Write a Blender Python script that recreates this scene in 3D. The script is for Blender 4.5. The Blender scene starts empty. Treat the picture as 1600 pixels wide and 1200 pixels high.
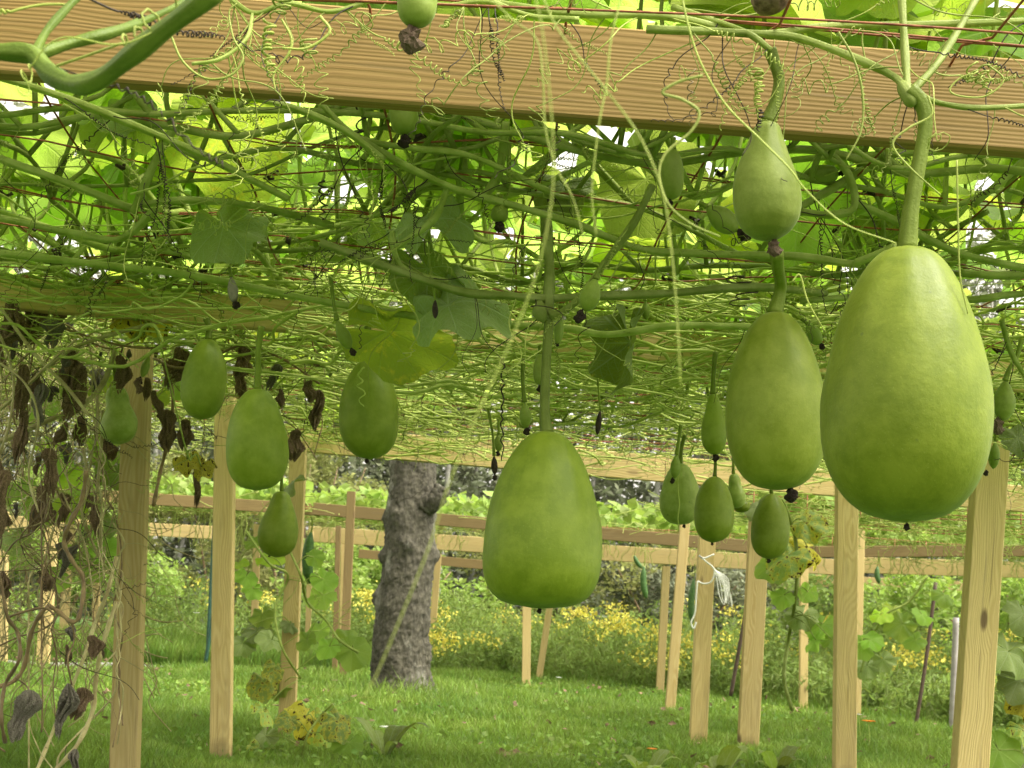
import bpy, math, random
import numpy as np
from mathutils import Matrix, Vector, Quaternion, Euler

# ------------------------------------------------------------------ camera
scene = bpy.context.scene
col = scene.collection
CAM = np.array([0.0, 0.0, 0.65])
FPX = 2311.0
PITCH = math.atan(360 / FPX)
ROLL = math.atan(0.062)
cam_d = bpy.data.cameras.new("camera")
cam = bpy.data.objects.new("camera", cam_d)
col.objects.link(cam)
scene.camera = cam
cam_d.sensor_width = 36.0
cam_d.lens = 36.0 * FPX / 1600.0
cam_d.clip_start = 0.05
cam_d.clip_end = 1000
cam_d.dof.use_dof = True
cam_d.dof.focus_distance = 2.6
cam_d.dof.aperture_fstop = 17.0
RM = Matrix.Rotation(math.pi / 2 + PITCH, 3, 'X') @ Matrix.Rotation(ROLL, 3, 'Z')
cam.matrix_world = Matrix.Translation(Vector(CAM)) @ RM.to_4x4()
RN = np.array([[RM[i][j] for j in range(3)] for i in range(3)])


def P(px, py, d):
    """world point seen at photo pixel (px, py), at distance d straight ahead"""
    v = RN @ np.array([(px - 800) / FPX, -(py - 600) / FPX, -1.0])
    return CAM + v * (d / v[1])


def PX(p):
    v = RN.T @ (np.asarray(p, float) - CAM)
    return 800 + FPX * v[0] / -v[2], 600 - FPX * v[1] / -v[2]


# ------------------------------------------------------------------ light
world = bpy.data.worlds.new("World")
scene.world = world
world.use_nodes = True
wn = world.node_tree
wn.nodes.clear()
SUN_EL, SUN_AZ = math.radians(58), math.radians(112)   # azimuth clockwise from +Y
sky = wn.nodes.new('ShaderNodeTexSky')
sky.sky_type = 'NISHITA'
sky.sun_disc = False
sky.sun_elevation = SUN_EL
sky.sun_rotation = SUN_AZ
sky.dust_density = 4.0
hs = wn.nodes.new('ShaderNodeHueSaturation')
hs.inputs['Saturation'].default_value = 0.0
bg = wn.nodes.new('ShaderNodeBackground')
bg.inputs['Strength'].default_value = 0.15
wo = wn.nodes.new('ShaderNodeOutputWorld')
wn.links.new(sky.outputs[0], hs.inputs['Color'])
tint = wn.nodes.new('ShaderNodeMixRGB')        # overcast white, slightly warm
tint.blend_type = 'MULTIPLY'
tint.inputs[0].default_value = 1.0
tint.inputs[2].default_value = (1.0, .955, .84, 1)
wn.links.new(hs.outputs[0], tint.inputs[1])
wn.links.new(tint.outputs[0], bg.inputs[0])
wn.links.new(bg.outputs[0], wo.inputs[0])
sun_d = bpy.data.lights.new("sun", 'SUN')
sun_d.energy = 1.5
sun_d.angle = math.radians(25)
sun_d.color = (1.0, 0.94, 0.82)
sun = bpy.data.objects.new("sun", sun_d)
col.objects.link(sun)
sv = Vector((math.sin(SUN_AZ) * math.cos(SUN_EL), math.cos(SUN_AZ) * math.cos(SUN_EL), math.sin(SUN_EL)))
sun.rotation_euler = sv.to_track_quat('Z', 'Y').to_euler()
scene.view_settings.view_transform = 'Standard'
scene.view_settings.look = 'None'
scene.view_settings.exposure = 1.8
scene.view_settings.gamma = 1.0
try:
    scene.cycles.use_denoising = True
    scene.cycles.max_bounces = 10
    scene.cycles.diffuse_bounces = 5
    scene.cycles.transmission_bounces = 8
    scene.cycles.sample_clamp_indirect = 6
except Exception:
    pass


# ------------------------------------------------------------------ materials
class NT:
    def __init__(s, name):
        s.m = bpy.data.materials.new(name)
        s.m.use_nodes = True
        s.t = s.m.node_tree
        s.t.nodes.clear()
        s.out = s.n('OutputMaterial')

    def n(s, typ, props=None, **ins):
        o = s.t.nodes.new('ShaderNode' + typ)
        for k, v in (props or {}).items():
            setattr(o, k, v)
        for k, v in ins.items():
            key = int(k[1:]) if k[0] == 'i' and k[1:].isdigit() else k.replace('_', ' ')
            if hasattr(v, 'node'):
                s.t.links.new(v, o.inputs[key])
            else:
                if isinstance(v, tuple) and len(v) == 3 and o.inputs[key].type == 'RGBA':
                    v = (*v, 1)
                o.inputs[key].default_value = v
        return o

    def ramp(s, fac, stops):
        r = s.n('ValToRGB', i0=fac)
        e = r.color_ramp.elements
        while len(e) > 1:
            e.remove(e[-1])
        for i, (p, c) in enumerate(stops):
            x = e[0] if i == 0 else e.new(p)
            x.position = p
            x.color = (*c, 1) if len(c) == 3 else c
        return r.outputs[0]

    def math(s, op, a, b=0.0, c=None):
        o = s.n('Math', {'operation': op}, i0=a, i1=b)
        if c is not None:
            if hasattr(c, 'node'):
                s.t.links.new(c, o.inputs[2])
            else:
                o.inputs[2].default_value = c
        return o.outputs[0]

    def mix(s, fac, a, b, mode='MIX'):
        o = s.n('MixRGB', {'blend_type': mode}, Fac=fac, Color1=a, Color2=b)
        return o.outputs[0]

    def noise(s, vec, scale, detail=3, rough=.55, out=0):
        return s.n('TexNoise', Vector=vec, Scale=scale, Detail=float(detail), Roughness=rough).outputs[out]

    def mapping(s, vec, sc):
        return s.n('Mapping', Vector=vec, Scale=sc).outputs[0]

    def bump(s, h, st, dist=.01):
        return s.n('Bump', Height=h, Strength=st, Distance=dist).outputs[0]

    def done(s, sh):
        s.t.links.new(sh, s.out.inputs[0])
        return s.m


def m_gourd(name, c1, c2, c3, fuzz=.35, rough=.42, scar=.5):
    t = NT(name)
    oc = t.n('TexCoord').outputs['Object']
    rnd = t.n('ObjectInfo').outputs['Random']
    streak = t.noise(t.mapping(oc, (1, 1, .12)), 34, 4, .6)
    blot = t.noise(oc, 21, 6, .68)
    fine = t.noise(oc, 130, 4, .65)
    c = t.mix(t.ramp(streak, [(.35, (0, 0, 0)), (.7, (1, 1, 1))]), c1, c2)
    c = t.mix(t.ramp(blot, [(.42, (0, 0, 0)), (.62, (.85, .85, .85))]), c, c3)
    spk = t.n('TexVoronoi', Vector=oc, Scale=170.0).outputs['Distance']
    c = t.mix(t.ramp(spk, [(.06, (.16, .16, .16)), (.16, (0, 0, 0))]), c, (.4, .46, .16))
    sc = t.n('TexVoronoi', Vector=oc, Scale=19.0).outputs['Distance']
    c = t.mix(t.math('MULTIPLY', t.ramp(sc, [(.03, (1, 1, 1)), (.06, (0, 0, 0))]), scar), c, (.07, .10, .025))
    hsv = t.n('HueSaturation', Color=c, Value=t.math('MULTIPLY_ADD', rnd, .25, .88), Hue=t.math('MULTIPLY_ADD', rnd, .012, .494))
    h = t.math('ADD', t.math('MULTIPLY', fine, .35), t.math('MULTIPLY', blot, .8))
    p = t.n('BsdfPrincipled', Base_Color=hsv.outputs[0], Roughness=rough, Normal=t.bump(h, .35, .004))
    p.inputs['Sheen Weight'].default_value = fuzz
    p.inputs['Sheen Roughness'].default_value = .35
    p.inputs['Sheen Tint'].default_value = (.85, 1, .6, 1)
    p.inputs['Subsurface Weight'].default_value = .12
    p.inputs['Subsurface Radius'].default_value = (.02, .03, .008)
    p.inputs['Subsurface Scale'].default_value = .5
    p.inputs['Specular IOR Level'].default_value = .3
    return t.done(p.outputs[0])


M_GOURD = m_gourd('gourd_skin', (.105, .148, .004), (.130, .176, .007), (.165, .212, .015), .06, .5)
M_GOURDL = m_gourd('shade_lifted_gourd_skin', (.135, .185, .008), (.165, .215, .014), (.205, .255, .028), .06, .5)  # lighter copy of the skin, offsetting canopy shade on the rear gourds
M_PALE = m_gourd('pale_gourd_skin', (.20, .26, .04), (.25, .31, .06), (.31, .36, .10), .12, .5, .8)
M_YOUNG = m_gourd('young_gourd_skin', (.12, .17, .014), (.15, .205, .02), (.19, .25, .04), .2, .6, 0)


def m_stem(name, c1, c2, spots=.35, tr=.15, fuzz=.4):
    t = NT(name)
    oc = t.n('TexCoord').outputs['Object']
    rnd = t.n('ObjectInfo').outputs['Random']
    n1 = t.noise(oc, 22, 4)
    c = t.mix(t.ramp(n1, [(.35, (0, 0, 0)), (.68, (1, 1, 1))]), c1, c2)
    sp = t.noise(oc, 120, 2)
    c = t.mix(t.math('MULTIPLY', t.ramp(sp, [(.66, (0, 0, 0)), (.74, (1, 1, 1))]), spots), c, (.04, .04, .012))
    c = t.n('HueSaturation', Color=c, Value=t.math('MULTIPLY_ADD', rnd, .5, .75)).outputs[0]
    p = t.n('BsdfPrincipled', Base_Color=c, Roughness=.5, Normal=t.bump(t.noise(oc, 300, 2), .4, .002))
    p.inputs['Sheen Weight'].default_value = fuzz
    p.inputs['Specular IOR Level'].default_value = .22
    tl = t.n('BsdfTranslucent', Color=c)
    mx = t.n('MixShader', Fac=tr, i1=p.outputs[0], i2=tl.outputs[0])
    return t.done(mx.outputs[0])


M_STEM = m_stem('vine_stem', (.25, .32, .06), (.42, .49, .15), .35, .38, 0)
M_STALK = m_stem('fruit_stalk', (.12, .165, .015), (.18, .235, .035), .2, .05, 0)
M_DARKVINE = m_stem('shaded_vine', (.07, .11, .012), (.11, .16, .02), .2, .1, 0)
M_TENDRIL = m_stem('tendril', (.27, .33, .06), (.40, .45, .12), .05, .2, 0)
M_DEADTH = m_stem('dead_tendril', (.022, .016, .011), (.045, .028, .018), 0, 0, 0)
M_DRYSTEM = m_stem('dry_stem', (.27, .21, .10), (.42, .38, .19), .6, 0, .1)
M_BROWNSTEM = m_stem('brown_stem', (.13, .085, .045), (.26, .18, .09), .5, 0, .1)


def m_leaf(name, refl, back, trans, tr=.55, vein=(.42, .52, .2), spots=None, hole=0):
    t = NT(name)
    uv = t.n('TexCoord').outputs['UV']
    rnd = t.n('ObjectInfo').outputs['Random']
    cen = t.n('Mapping', Vector=uv, Location=(-.5, -.5, 0)).outputs[0]
    sx = t.n('SeparateXYZ', Vector=cen)
    ang = t.math('ARCTAN2', sx.outputs[1], sx.outputs[0])
    r = t.n('VectorMath', {'operation': 'LENGTH'}, i0=cen).outputs['Value']
    k = t.math('PINGPONG', t.math('ADD', ang, 10 * .72), .36)      # 0 on each main vein
    d1 = t.math('MULTIPLY', k, r)
    v1 = t.ramp(d1, [(.0025, (1, 1, 1)), (.009, (0, 0, 0))])
    # side veins branching off the main veins
    w = t.math('PINGPONG', t.math('ADD', t.math('SUBTRACT', r, t.math('MULTIPLY', d1, 1.1)), 5), .04)
    v2 = t.ramp(w, [(.0, (.6, .6, .6)), (.006, (0, 0, 0))])
    ve = t.n('TexVoronoi', {'feature': 'DISTANCE_TO_EDGE'}, Vector=uv, Scale=26.0).outputs[0]
    v3 = t.ramp(ve, [(.01, (.30, .30, .30)), (.09, (0, 0, 0))])
    v = t.math('MAXIMUM', t.math('MAXIMUM', v1, v2), v3)
    n = t.noise(uv, 5, 4)
    bf = t.n('NewGeometry').outputs['Backfacing']
    vv = t.math('MULTIPLY_ADD', rnd, .7, .65)
    base = t.mix(bf, refl, back)
    base = t.mix(t.math('MULTIPLY', v, .65), base, vein)
    base = t.n('HueSaturation', Color=base, Value=t.math('MULTIPLY', vv, t.math('MULTIPLY_ADD', n, .6, .7))).outputs[0]
    trc = t.mix(t.math('MULTIPLY', v, .5), trans, tuple(min(1, x * .95) for x in vein))
    trc = t.n('HueSaturation', Color=trc, Value=vv, Hue=t.math('MULTIPLY_ADD', rnd, .03, .485)).outputs[0]
    if spots:
        s = t.noise(uv, 6.5, 4, .7)
        m = t.ramp(s, [(spots - .03, (0, 0, 0)), (spots + .02, (1, 1, 1))])
        halo = t.ramp(s, [(spots - .14, (0, 0, 0)), (spots, (.8, .8, .8))])
        base = t.mix(halo, base, (.55, .50, .06))
        trc = t.mix(halo, trc, (.75, .62, .05))
        base = t.mix(m, base, (.05, .03, .015))
        trc = t.mix(m, trc, (.03, .015, .005))
    h = t.math('ADD', t.math('MULTIPLY', v, -.6), t.math('MULTIPLY', t.noise(uv, 30, 2), .5))
    nb = t.bump(h, .6, .004)
    p = t.n('BsdfPrincipled', Base_Color=base, Roughness=.5, Normal=nb)
    p.inputs['Specular IOR Level'].default_value = .2
    tl = t.n('BsdfTranslucent', Color=trc, Normal=nb)
    mx = t.n('MixShader', Fac=tr, i1=p.outputs[0], i2=tl.outputs[0])
    return t.done(mx.outputs[0])


M_LEAF = m_leaf('gourd_leaf', (.11, .19, .03), (.15, .22, .045), (.48, .66, .11), .66, (.46, .58, .18))
M_LEAFD = m_leaf('gourd_leaf_dark', (.21, .26, .095), (.17, .22, .05), (.26, .36, .03), .35, (.33, .40, .20), spots=.76)
M_LEAFY = m_leaf('gourd_leaf_lime', (.22, .30, .03), (.24, .32, .05), (.56, .74, .07), .6, (.45, .58, .12), spots=.70)
M_YEL = m_leaf('yellow_leaf', (.42, .38, .06), (.42, .38, .08), (.7, .62, .05), .5, (.5, .5, .18), spots=.57)
M_SPOT = m_leaf('spotted_leaf', (.16, .26, .08), (.22, .30, .12), (.42, .55, .06), .45, (.4, .5, .2), spots=.60)


def m_simple(name, c1, c2, scale=8, rough=.7, tr=0, trc=None, bump=.3, rnd_v=0, dist=.01, vert=(1, 1, 1), lo=.35, hi=.65):
    t = NT(name)
    oc = t.mapping(t.n('TexCoord').outputs['Object'], vert)
    n = t.noise(oc, scale, 5, .6)
    c = t.mix(t.ramp(n, [(lo, (0, 0, 0)), (hi, (1, 1, 1))]), c1, c2)
    if rnd_v:
        at = t.n('NewGeometry').outputs['Random Per Island']
        c = t.n('HueSaturation', Color=c, Value=t.math('MULTIPLY_ADD', at, rnd_v, 1 - rnd_v / 2),
                Hue=t.math('MULTIPLY_ADD', at, .03, .485)).outputs[0]
    p = t.n('BsdfPrincipled', Base_Color=c, Roughness=rough, Normal=t.bump(n, bump, dist))
    p.inputs['Specular IOR Level'].default_value = .3
    if not tr:
        return t.done(p.outputs[0])
    tl = t.n('BsdfTranslucent', Color=t.mix(.5, c, trc or c2))
    mx = t.n('MixShader', Fac=tr, i1=p.outputs[0], i2=tl.outputs[0])
    return t.done(mx.outputs[0])


M_DRY = m_simple('dry_leaf', (.08, .052, .032), (.30, .20, .125), 40, .85, .12, (.2, .1, .05), .8, dist=.006)
M_GREYDRY = m_simple('grey_dry_leaf', (.09, .075, .06), (.27, .24, .20), 45, .9, .1, None, .8, dist=.006)
M_BLACK = m_simple('withered_flower', (.012, .009, .008), (.05, .03, .02), 120, .8, 0, None, .8, dist=.003)
M_BROWNFL = m_simple('brown_withered_flower', (.07, .045, .03), (.22, .15, .10), 90, .85, 0, None, .8, dist=.003)
M_CORD = m_simple('net_cord', (.14, .035, .015), (.32, .11, .05), 60, .6, 0, None, .3, dist=.001)
M_FARCORD = m_simple('far_net_cord', (.28, .09, .05), (.36, .16, .09), 30, .7)
M_WHITECORD = m_simple('white_string', (.7, .7, .66), (.82, .82, .78), 50, .7)
M_GRASS = m_simple('grass_blade', (.07, .145, .018), (.21, .29, .05), 1.9, .55, .38, (.30, .46, .06), 0, .9)
M_SOD = m_simple('lawn_soil', (.045, .085, .018), (.075, .14, .028), 3, .95, 0, None, .6, dist=.03)
M_FOL = m_simple('weed_foliage', (.12, .175, .04), (.23, .30, .08), .9, .6, .45, (.36, .5, .09), 0, .9)
M_FOLBRIGHT = m_simple('bright_foliage', (.20, .29, .06), (.33, .42, .12), 2.0, .55, .45, (.38, .58, .06), 0, .8)
M_OLIVE = m_simple('olive_foliage', (.17, .19, .06), (.30, .30, .10), 1.5, .7, .35, (.35, .4, .12), 0, .9)
M_WOODS = m_simple('wood_foliage', (.11, .125, .075), (.22, .235, .15), .5, .8, .3, (.24, .27, .14), 0, 1.0)
M_GOLD = m_simple('goldenrod_bloom', (.50, .45, .07), (.66, .60, .14), 5, .7, .3, (.8, .7, .05), 0, .6)
M_WHITEFL = m_simple('white_petal', (.75, .75, .7), (.85, .85, .82), 8, .7, .2, (.8, .8, .75), 0)
M_ORANGE = m_simple('orange_petal', (.75, .2, .02), (.85, .32, .03), 20, .6, .2, (.9, .3, .03), 0)
M_PATH = m_simple('gravel', (.16, .15, .14), (.26, .25, .23), 20, .95, 0, None, .5, dist=.01)
M_STAKEG = m_simple('green_stake', (.015, .05, .035), (.03, .08, .055), 20, .45)
M_STAKEB = m_simple('rusty_stake', (.06, .04, .03), (.11, .07, .05), 30, .7)
M_STAKEW = m_simple('grey_stake', (.25, .22, .22), (.36, .33, .32), 15, .7)
M_CUKE = m_simple('cucumber_skin', (.03, .08, .018), (.07, .14, .035), 60, .45, 0, None, .8, dist=.004)
M_TANGLE = m_stem('tangle_thread', (.32, .39, .08), (.48, .53, .18), .15, .35, 0)
M_STRAW = m_stem('straw_thread', (.30, .24, .11), (.50, .46, .22), .3, .1, 0)


def m_wood(name, c1, c2, dark, dens=1.0, knots=1.0, grey=0.0, wobble=.05, foot=False):
    t = NT(name)
    oc0 = t.n('TexCoord').outputs['Object']
    rnd = t.n('ObjectInfo').outputs['Random']
    oc = t.n('VectorMath', {'operation': 'ADD'}, i0=oc0, i1=t.n('CombineXYZ', X=t.math('MULTIPLY', rnd, 37.0), Y=t.math('MULTIPLY', rnd, .6), Z=t.math('MULTIPLY', rnd, .23)).outputs[0]).outputs[0]
    # knots: cells much longer than wide; rings bend round them
    kv = t.n('TexVoronoi', Vector=t.mapping(oc, (2.9, .6, 8.5)), Scale=1.0)
    kd = kv.outputs['Distance']
    bend = t.math('MULTIPLY', t.ramp(kd, [(.0, (1, 1, 1)), (.36, (0, 0, 0))]), .035 * knots)
    wob = t.noise(t.mapping(oc, (.9 if dens > .8 else 1.5, 9, 9)), 1.0, 2)
    sp = t.n('SeparateXYZ', Vector=oc)
    yy = t.math('ADD', sp.outputs[2], t.math('MULTIPLY', sp.outputs[1], .55))
    ph = t.math('ADD', t.math('ADD', yy, bend), t.math('MULTIPLY', wob, wobble))
    band = t.math('SINE', t.math('MULTIPLY', ph, 760.0 * dens), 0)
    band = t.math('ADD', band, t.math('MULTIPLY', t.math('SUBTRACT', t.noise(t.mapping(oc, (2, 60, 60)), 2.0, 3), .5), 2.0))
    ring = t.ramp(t.math('MULTIPLY_ADD', band, .5, .5), [(.1, (0, 0, 0)), (.95, (1, 1, 1))])
    fib = t.noise(t.mapping(oc, (5, 160, 160)), 2.0, 3, .7)
    big = t.noise(t.mapping(oc, (1.2, 5, 5)), 1.6, 3)
    c = t.mix(t.math('MULTIPLY', ring, t.ramp(t.noise(t.mapping(oc, (.7, 18, 18)), 1.5, 3), [(.3, (.25, .25, .25)), (.7, (1, 1, 1))])), c1, c2)
    c = t.mix(t.math('MULTIPLY', t.ramp(fib, [(.3, (1, 1, 1)), (.6, (0, 0, 0))]), .35), c, dark)
    c = t.mix(t.math('MULTIPLY', t.ramp(big, [(.45, (0, 0, 0)), (.75, (1, 1, 1))]), .40), c, tuple(x * .72 for x in c1))
    kn = t.ramp(kd, [(.07, (1, 1, 1)), (.13, (0, 0, 0))])
    c = t.mix(t.math('MULTIPLY', kn, .85 * min(1, knots)), c, (.075, .04, .022))
    c = t.mix(grey, c, (.2, .19, .17))
    if foot:
        fx = t.math('ADD', t.n('SeparateXYZ', Vector=oc0).outputs[0], t.math('MULTIPLY', t.math('SUBTRACT', t.noise(oc0, 18, 4), .5), .16))
        c = t.mix(t.ramp(fx, [(.05, (.85, .85, .85)), (.17, (0, 0, 0))]), c, (.10, .075, .04))
    c = t.n('HueSaturation', Color=c, Value=t.math('MULTIPLY_ADD', rnd, .3, .85)).outputs[0]
    st_ = t.noise(t.mapping(oc0, (.8, 14, 14)), 3.0, 4, .7)
    c = t.mix(t.math('MULTIPLY', t.ramp(st_, [(.56, (0, 0, 0)), (.72, (1, 1, 1))]), .35), c, (.13, .10, .065))
    ck = t.noise(t.mapping(oc, (1.3, 120, 120)), 1.0, 2, .6)
    c = t.mix(t.math('MULTIPLY', t.ramp(ck, [(.70, (0, 0, 0)), (.74, (1, 1, 1))]), .6), c, (.05, .03, .015))
    p = t.n('BsdfPrincipled', Base_Color=c, Roughness=.68, Normal=t.bump(t.math('ADD', ring, fib), .35, .0012))
    p.inputs['Specular IOR Level'].default_value = .25
    return t.done(p.outputs[0])


M_WOOD = m_wood('beam_timber', (.285, .190, .062), (.225, .138, .040), (.14, .08, .024), 1.15, .5)
M_POST = m_wood('post_timber', (.53, .41, .19), (.42, .305, .12), (.29, .20, .075), .8, 1.0, 0, .16, True)
M_FARWOOD = m_wood('far_timber', (.50, .39, .175), (.43, .31, .12), (.34, .23, .08), .6, .5, 0, .16)
M_OLDWOOD = m_wood('old_timber', (.20, .145, .058), (.15, .10, .036), (.10, .065, .025), .6, .5, 0, .16)


def m_bark():
    t = NT('bark')
    oc = t.n('TexCoord').outputs['Object']
    n = t.noise(t.mapping(oc, (1, 1, .6)), 30, 8, .75)
    v = t.n('TexVoronoi', Vector=t.mapping(oc, (1, 1, .6)), Scale=26.0).outputs['Distance']
    c = t.mix(t.ramp(n, [(.35, (0, 0, 0)), (.66, (1, 1, 1))]), (.030, .027, .017), (.125, .113, .078))
    pat = t.noise(t.mapping(oc, (1, 1, .45)), 4.5, 5, .7)
    c = t.mix(t.ramp(pat, [(.56, (0, 0, 0)), (.70, (.8, .8, .8))]), c, (.34, .33, .27))
    h = t.math('ADD', n, t.math('MULTIPLY', v, .8))
    p = t.n('BsdfPrincipled', Base_Color=c, Roughness=.9, Normal=t.bump(h, 1.0, .03))
    return t.done(p.outputs[0])


M_BARK = m_bark()


# ------------------------------------------------------------------ mesh helpers
def mesh(name, V, F, mat, uv=None, smooth=True):
    """V (n,3); F one array (m,k) or a list of such arrays"""
    if not isinstance(F, list):
        F = [F]
    F = [np.asarray(f, dtype=np.int32) for f in F if len(f)]
    me = bpy.data.meshes.new(name)
    V = np.asarray(V, dtype=np.float32)
    me.vertices.add(len(V))
    me.vertices.foreach_set('co', V.ravel())
    loops = np.concatenate([f.ravel() for f in F])
    tot = np.concatenate([np.full(len(f), f.shape[1], np.int32) for f in F])
    me.loops.add(len(loops))
    me.loops.foreach_set('vertex_index', loops)
    me.polygons.add(len(tot))
    me.polygons.foreach_set('loop_start', np.concatenate([[0], np.cumsum(tot)[:-1]]).astype(np.int32))
    me.polygons.foreach_set('loop_total', tot)
    me.polygons.foreach_set('use_smooth', np.full(len(tot), bool(smooth)))
    if uv is not None:
        l = me.uv_layers.new(name='UVMap')
        l.data.foreach_set('uv', np.asarray(uv, np.float32)[loops].ravel())
    me.materials.append(mat)
    me.update(calc_edges=True)
    me.validate()
    return me


def obj(name, me, parent=None, loc=None, rot=None, scale=None, label=None):
    o = bpy.data.objects.new(name, me)
    col.objects.link(o)
    if loc is not None:
        o.location = loc
    if rot is not None:
        if isinstance(rot, (Quaternion, Matrix)):
            o.rotation_mode = 'QUATERNION'
            o.rotation_quaternion = rot if isinstance(rot, Quaternion) else rot.to_quaternion()
        else:
            o.rotation_euler = rot
    if scale is not None:
        o.scale = scale if isinstance(scale, (tuple, list)) else (scale,) * 3
    if parent is not None:
        o.parent = parent
    if label:
        o['label'] = label
    return o


def tag(o, label, cat=None, group=None, kind=None):
    o['label'] = label
    if cat:
        o['category'] = cat
    if group:
        o['group'] = group
    if kind:
        o['kind'] = kind
    return o


def root(name, loc, label, cat, group=None):
    o = bpy.data.objects.new(name, None)
    o.empty_display_size = .05
    col.objects.link(o)
    o.location = [float(x) for x in loc]
    return tag(o, label, cat, group)


def part(name, V, F, mat, r, uv=None, smooth=True, label=None):
    V = np.asarray(V, float) - np.array(r.location)
    return obj(name, mesh(name, V, F, mat, uv, smooth), r, label=label)


def single(name, V, F, mat, label, cat, group=None, kind=None, base=None, smooth=True, uv=None):
    V = np.asarray(V, float)
    b = np.array(base if base is not None else V.mean(0))
    o = obj(name, mesh(name, V - b, F, mat, uv, smooth), loc=b)
    return tag(o, label, cat, group, kind)


def merge(parts):
    Vs, Fs, n = [], {}, 0
    for V, F in parts:
        for f in (F if isinstance(F, list) else [F]):
            f = np.asarray(f)
            if len(f):
                Fs.setdefault(f.shape[1], []).append(f + n)
        Vs.append(V)
        n += len(V)
    return np.concatenate(Vs), [np.concatenate(x) for x in Fs.values()]


def spline(pts, n=6):
    p = np.asarray(pts, float)
    if len(p) < 3:
        return np.linspace(p[0], p[-1], n + 1)
    q = np.vstack([2 * p[0] - p[1], p, 2 * p[-1] - p[-2]])
    out = []
    for i in range(1, len(q) - 2):
        a, b, c, d = q[i - 1], q[i], q[i + 1], q[i + 2]
        for t in np.linspace(0, 1, n, endpoint=False):
            out.append(.5 * ((2 * b) + (c - a) * t + (2 * a - 5 * b + 4 * c - d) * t * t + (3 * b - a - 3 * c + d) * t ** 3))
    out.append(p[-1])
    return np.array(out)


def tube(pts, r, k=6, ridges=0, cap=True):
    p = np.asarray(pts, float)
    n = len(p)
    r = np.full(n, float(r)) if np.isscalar(r) else np.interp(np.linspace(0, 1, n), np.linspace(0, 1, len(r)), r)
    if cap:
        p = np.vstack([p[:1], p, p[-1:]])
        r = np.concatenate([[r[0] * .02], r, [r[-1] * .02]])
        n += 2
    t = np.gradient(p, axis=0)
    t[np.linalg.norm(t, axis=1) < 1e-9] = (0, 0, 1)
    t /= np.linalg.norm(t, axis=1)[:, None]
    a = np.array([0, 0, 1.0]) if abs(t[0][2]) < .8 else np.array([1.0, 0, 0])
    N = np.zeros_like(p)
    x = np.cross(t[0], a)
    x /= np.linalg.norm(x)
    for i in range(n):
        x = x - t[i] * np.dot(x, t[i])
        l = np.linalg.norm(x)
        x = x / l if l > 1e-6 else np.array([1.0, 0, 0])
        N[i] = x
    B = np.cross(t, N)
    th = np.arange(k) * 2 * math.pi / k
    rr = np.ones(k) if not ridges else 1 + .13 * np.cos(ridges * th)
    V = p[:, None, :] + r[:, None, None] * (rr * np.cos(th))[None, :, None] * N[:, None, :] + r[:, None, None] * (rr * np.sin(th))[None, :, None] * B[:, None, :]
    i = np.arange(n - 1)[:, None] * k
    j = np.arange(k)[None, :]
    j2 = (j + 1) % k
    F = np.stack([i + j, i + j2, i + k + j2, i + k + j], -1).reshape(-1, 4)
    return V.reshape(-1, 3), F


def box_obj(name, p0, p1, w, h, mat, up=(0, 0, 1), parent=None, bev=.004):
    """bevelled bar from p0 to p1: w across, h along up"""
    p0, p1 = Vector(p0), Vector(p1)
    x = (p1 - p0)
    L = x.length
    x.normalize()
    u = Vector(up)
    y = u.cross(x).normalized()
    z = x.cross(y)
    Vv, rings = [], []
    b = bev
    prof = [(-w / 2 + b, -h / 2), (w / 2 - b, -h / 2), (w / 2, -h / 2 + b), (w / 2, h / 2 - b), (w / 2 - b, h / 2), (-w / 2 + b, h / 2), (-w / 2, h / 2 - b), (-w / 2, -h / 2 + b)]
    for xx, s in ((0, (w - b) / w), (b * .6, 1), (L - b * .6, 1), (L, (w - b) / w)):
        for a, c in prof:
            Vv.append((xx, a * s, c * s))
    F = []
    for i in range(3):
        for j in range(8):
            F.append((i * 8 + j, i * 8 + (j + 1) % 8, (i + 1) * 8 + (j + 1) % 8, (i + 1) * 8 + j))
    F = np.array(F)
    caps = np.array([list(range(7, -1, -1)), list(range(24, 32))])
    me = mesh(name, np.array(Vv), [F, caps], mat, smooth=False)
    m = Matrix((x, y, z)).transposed()
    loc = p0
    if parent is not None:
        loc = p0 - parent.location
    return obj(name, me, parent, loc=loc, rot=m)


# --------------------------------------------------------- leaf and tendril source meshes
def leaf_mesh(name, seed, mat, lobes=.10, cup=.25, ruffle=.06, na=44, nr=7):
    R = np.random.RandomState(seed)
    th = np.linspace(-math.pi * .955, math.pi * .955, na)
    ph = R.rand(6) * 6.28
    rad = .44 + .07 * np.cos(th) + lobes * .22 * np.cos(5 * th) + .008 * np.sin(23 * th + ph[0]) + .016 * np.sin(9 * th + ph[1])
    rad *= 1 + .05 * np.sin(2 * th + ph[2])
    t = np.linspace(0, 1, nr + 1)[1:] ** .8
    rr = rad[None] * t[:, None]
    x = rr * np.cos(th)[None]
    y = rr * np.sin(th)[None]
    z = (-cup * rr ** 2 * 1.6 + ruffle * t[:, None] ** 2 * np.sin(6 * th + ph[3])[None] * .9 + .035 * t[:, None] * np.cos(5 * th)[None]
         + .05 * np.sin(7 * x + ph[4]) * t[:, None] + (.22 * R.rand() - .05) * np.abs(y))
    V = np.vstack([[[0, 0, 0]], np.stack([x, y, z], -1).reshape(-1, 3)])
    uv = V[:, :2] + .5
    F4, F3 = [], []
    for j in range(na - 1):
        F3.append((0, 1 + j, 2 + j))
        for i in range(nr - 1):
            a = 1 + i * na + j
            F4.append((a, a + na, a + na + 1, a + 1))
    return mesh(name, V, [np.array(F4), np.array(F3)], mat, uv)


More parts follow.
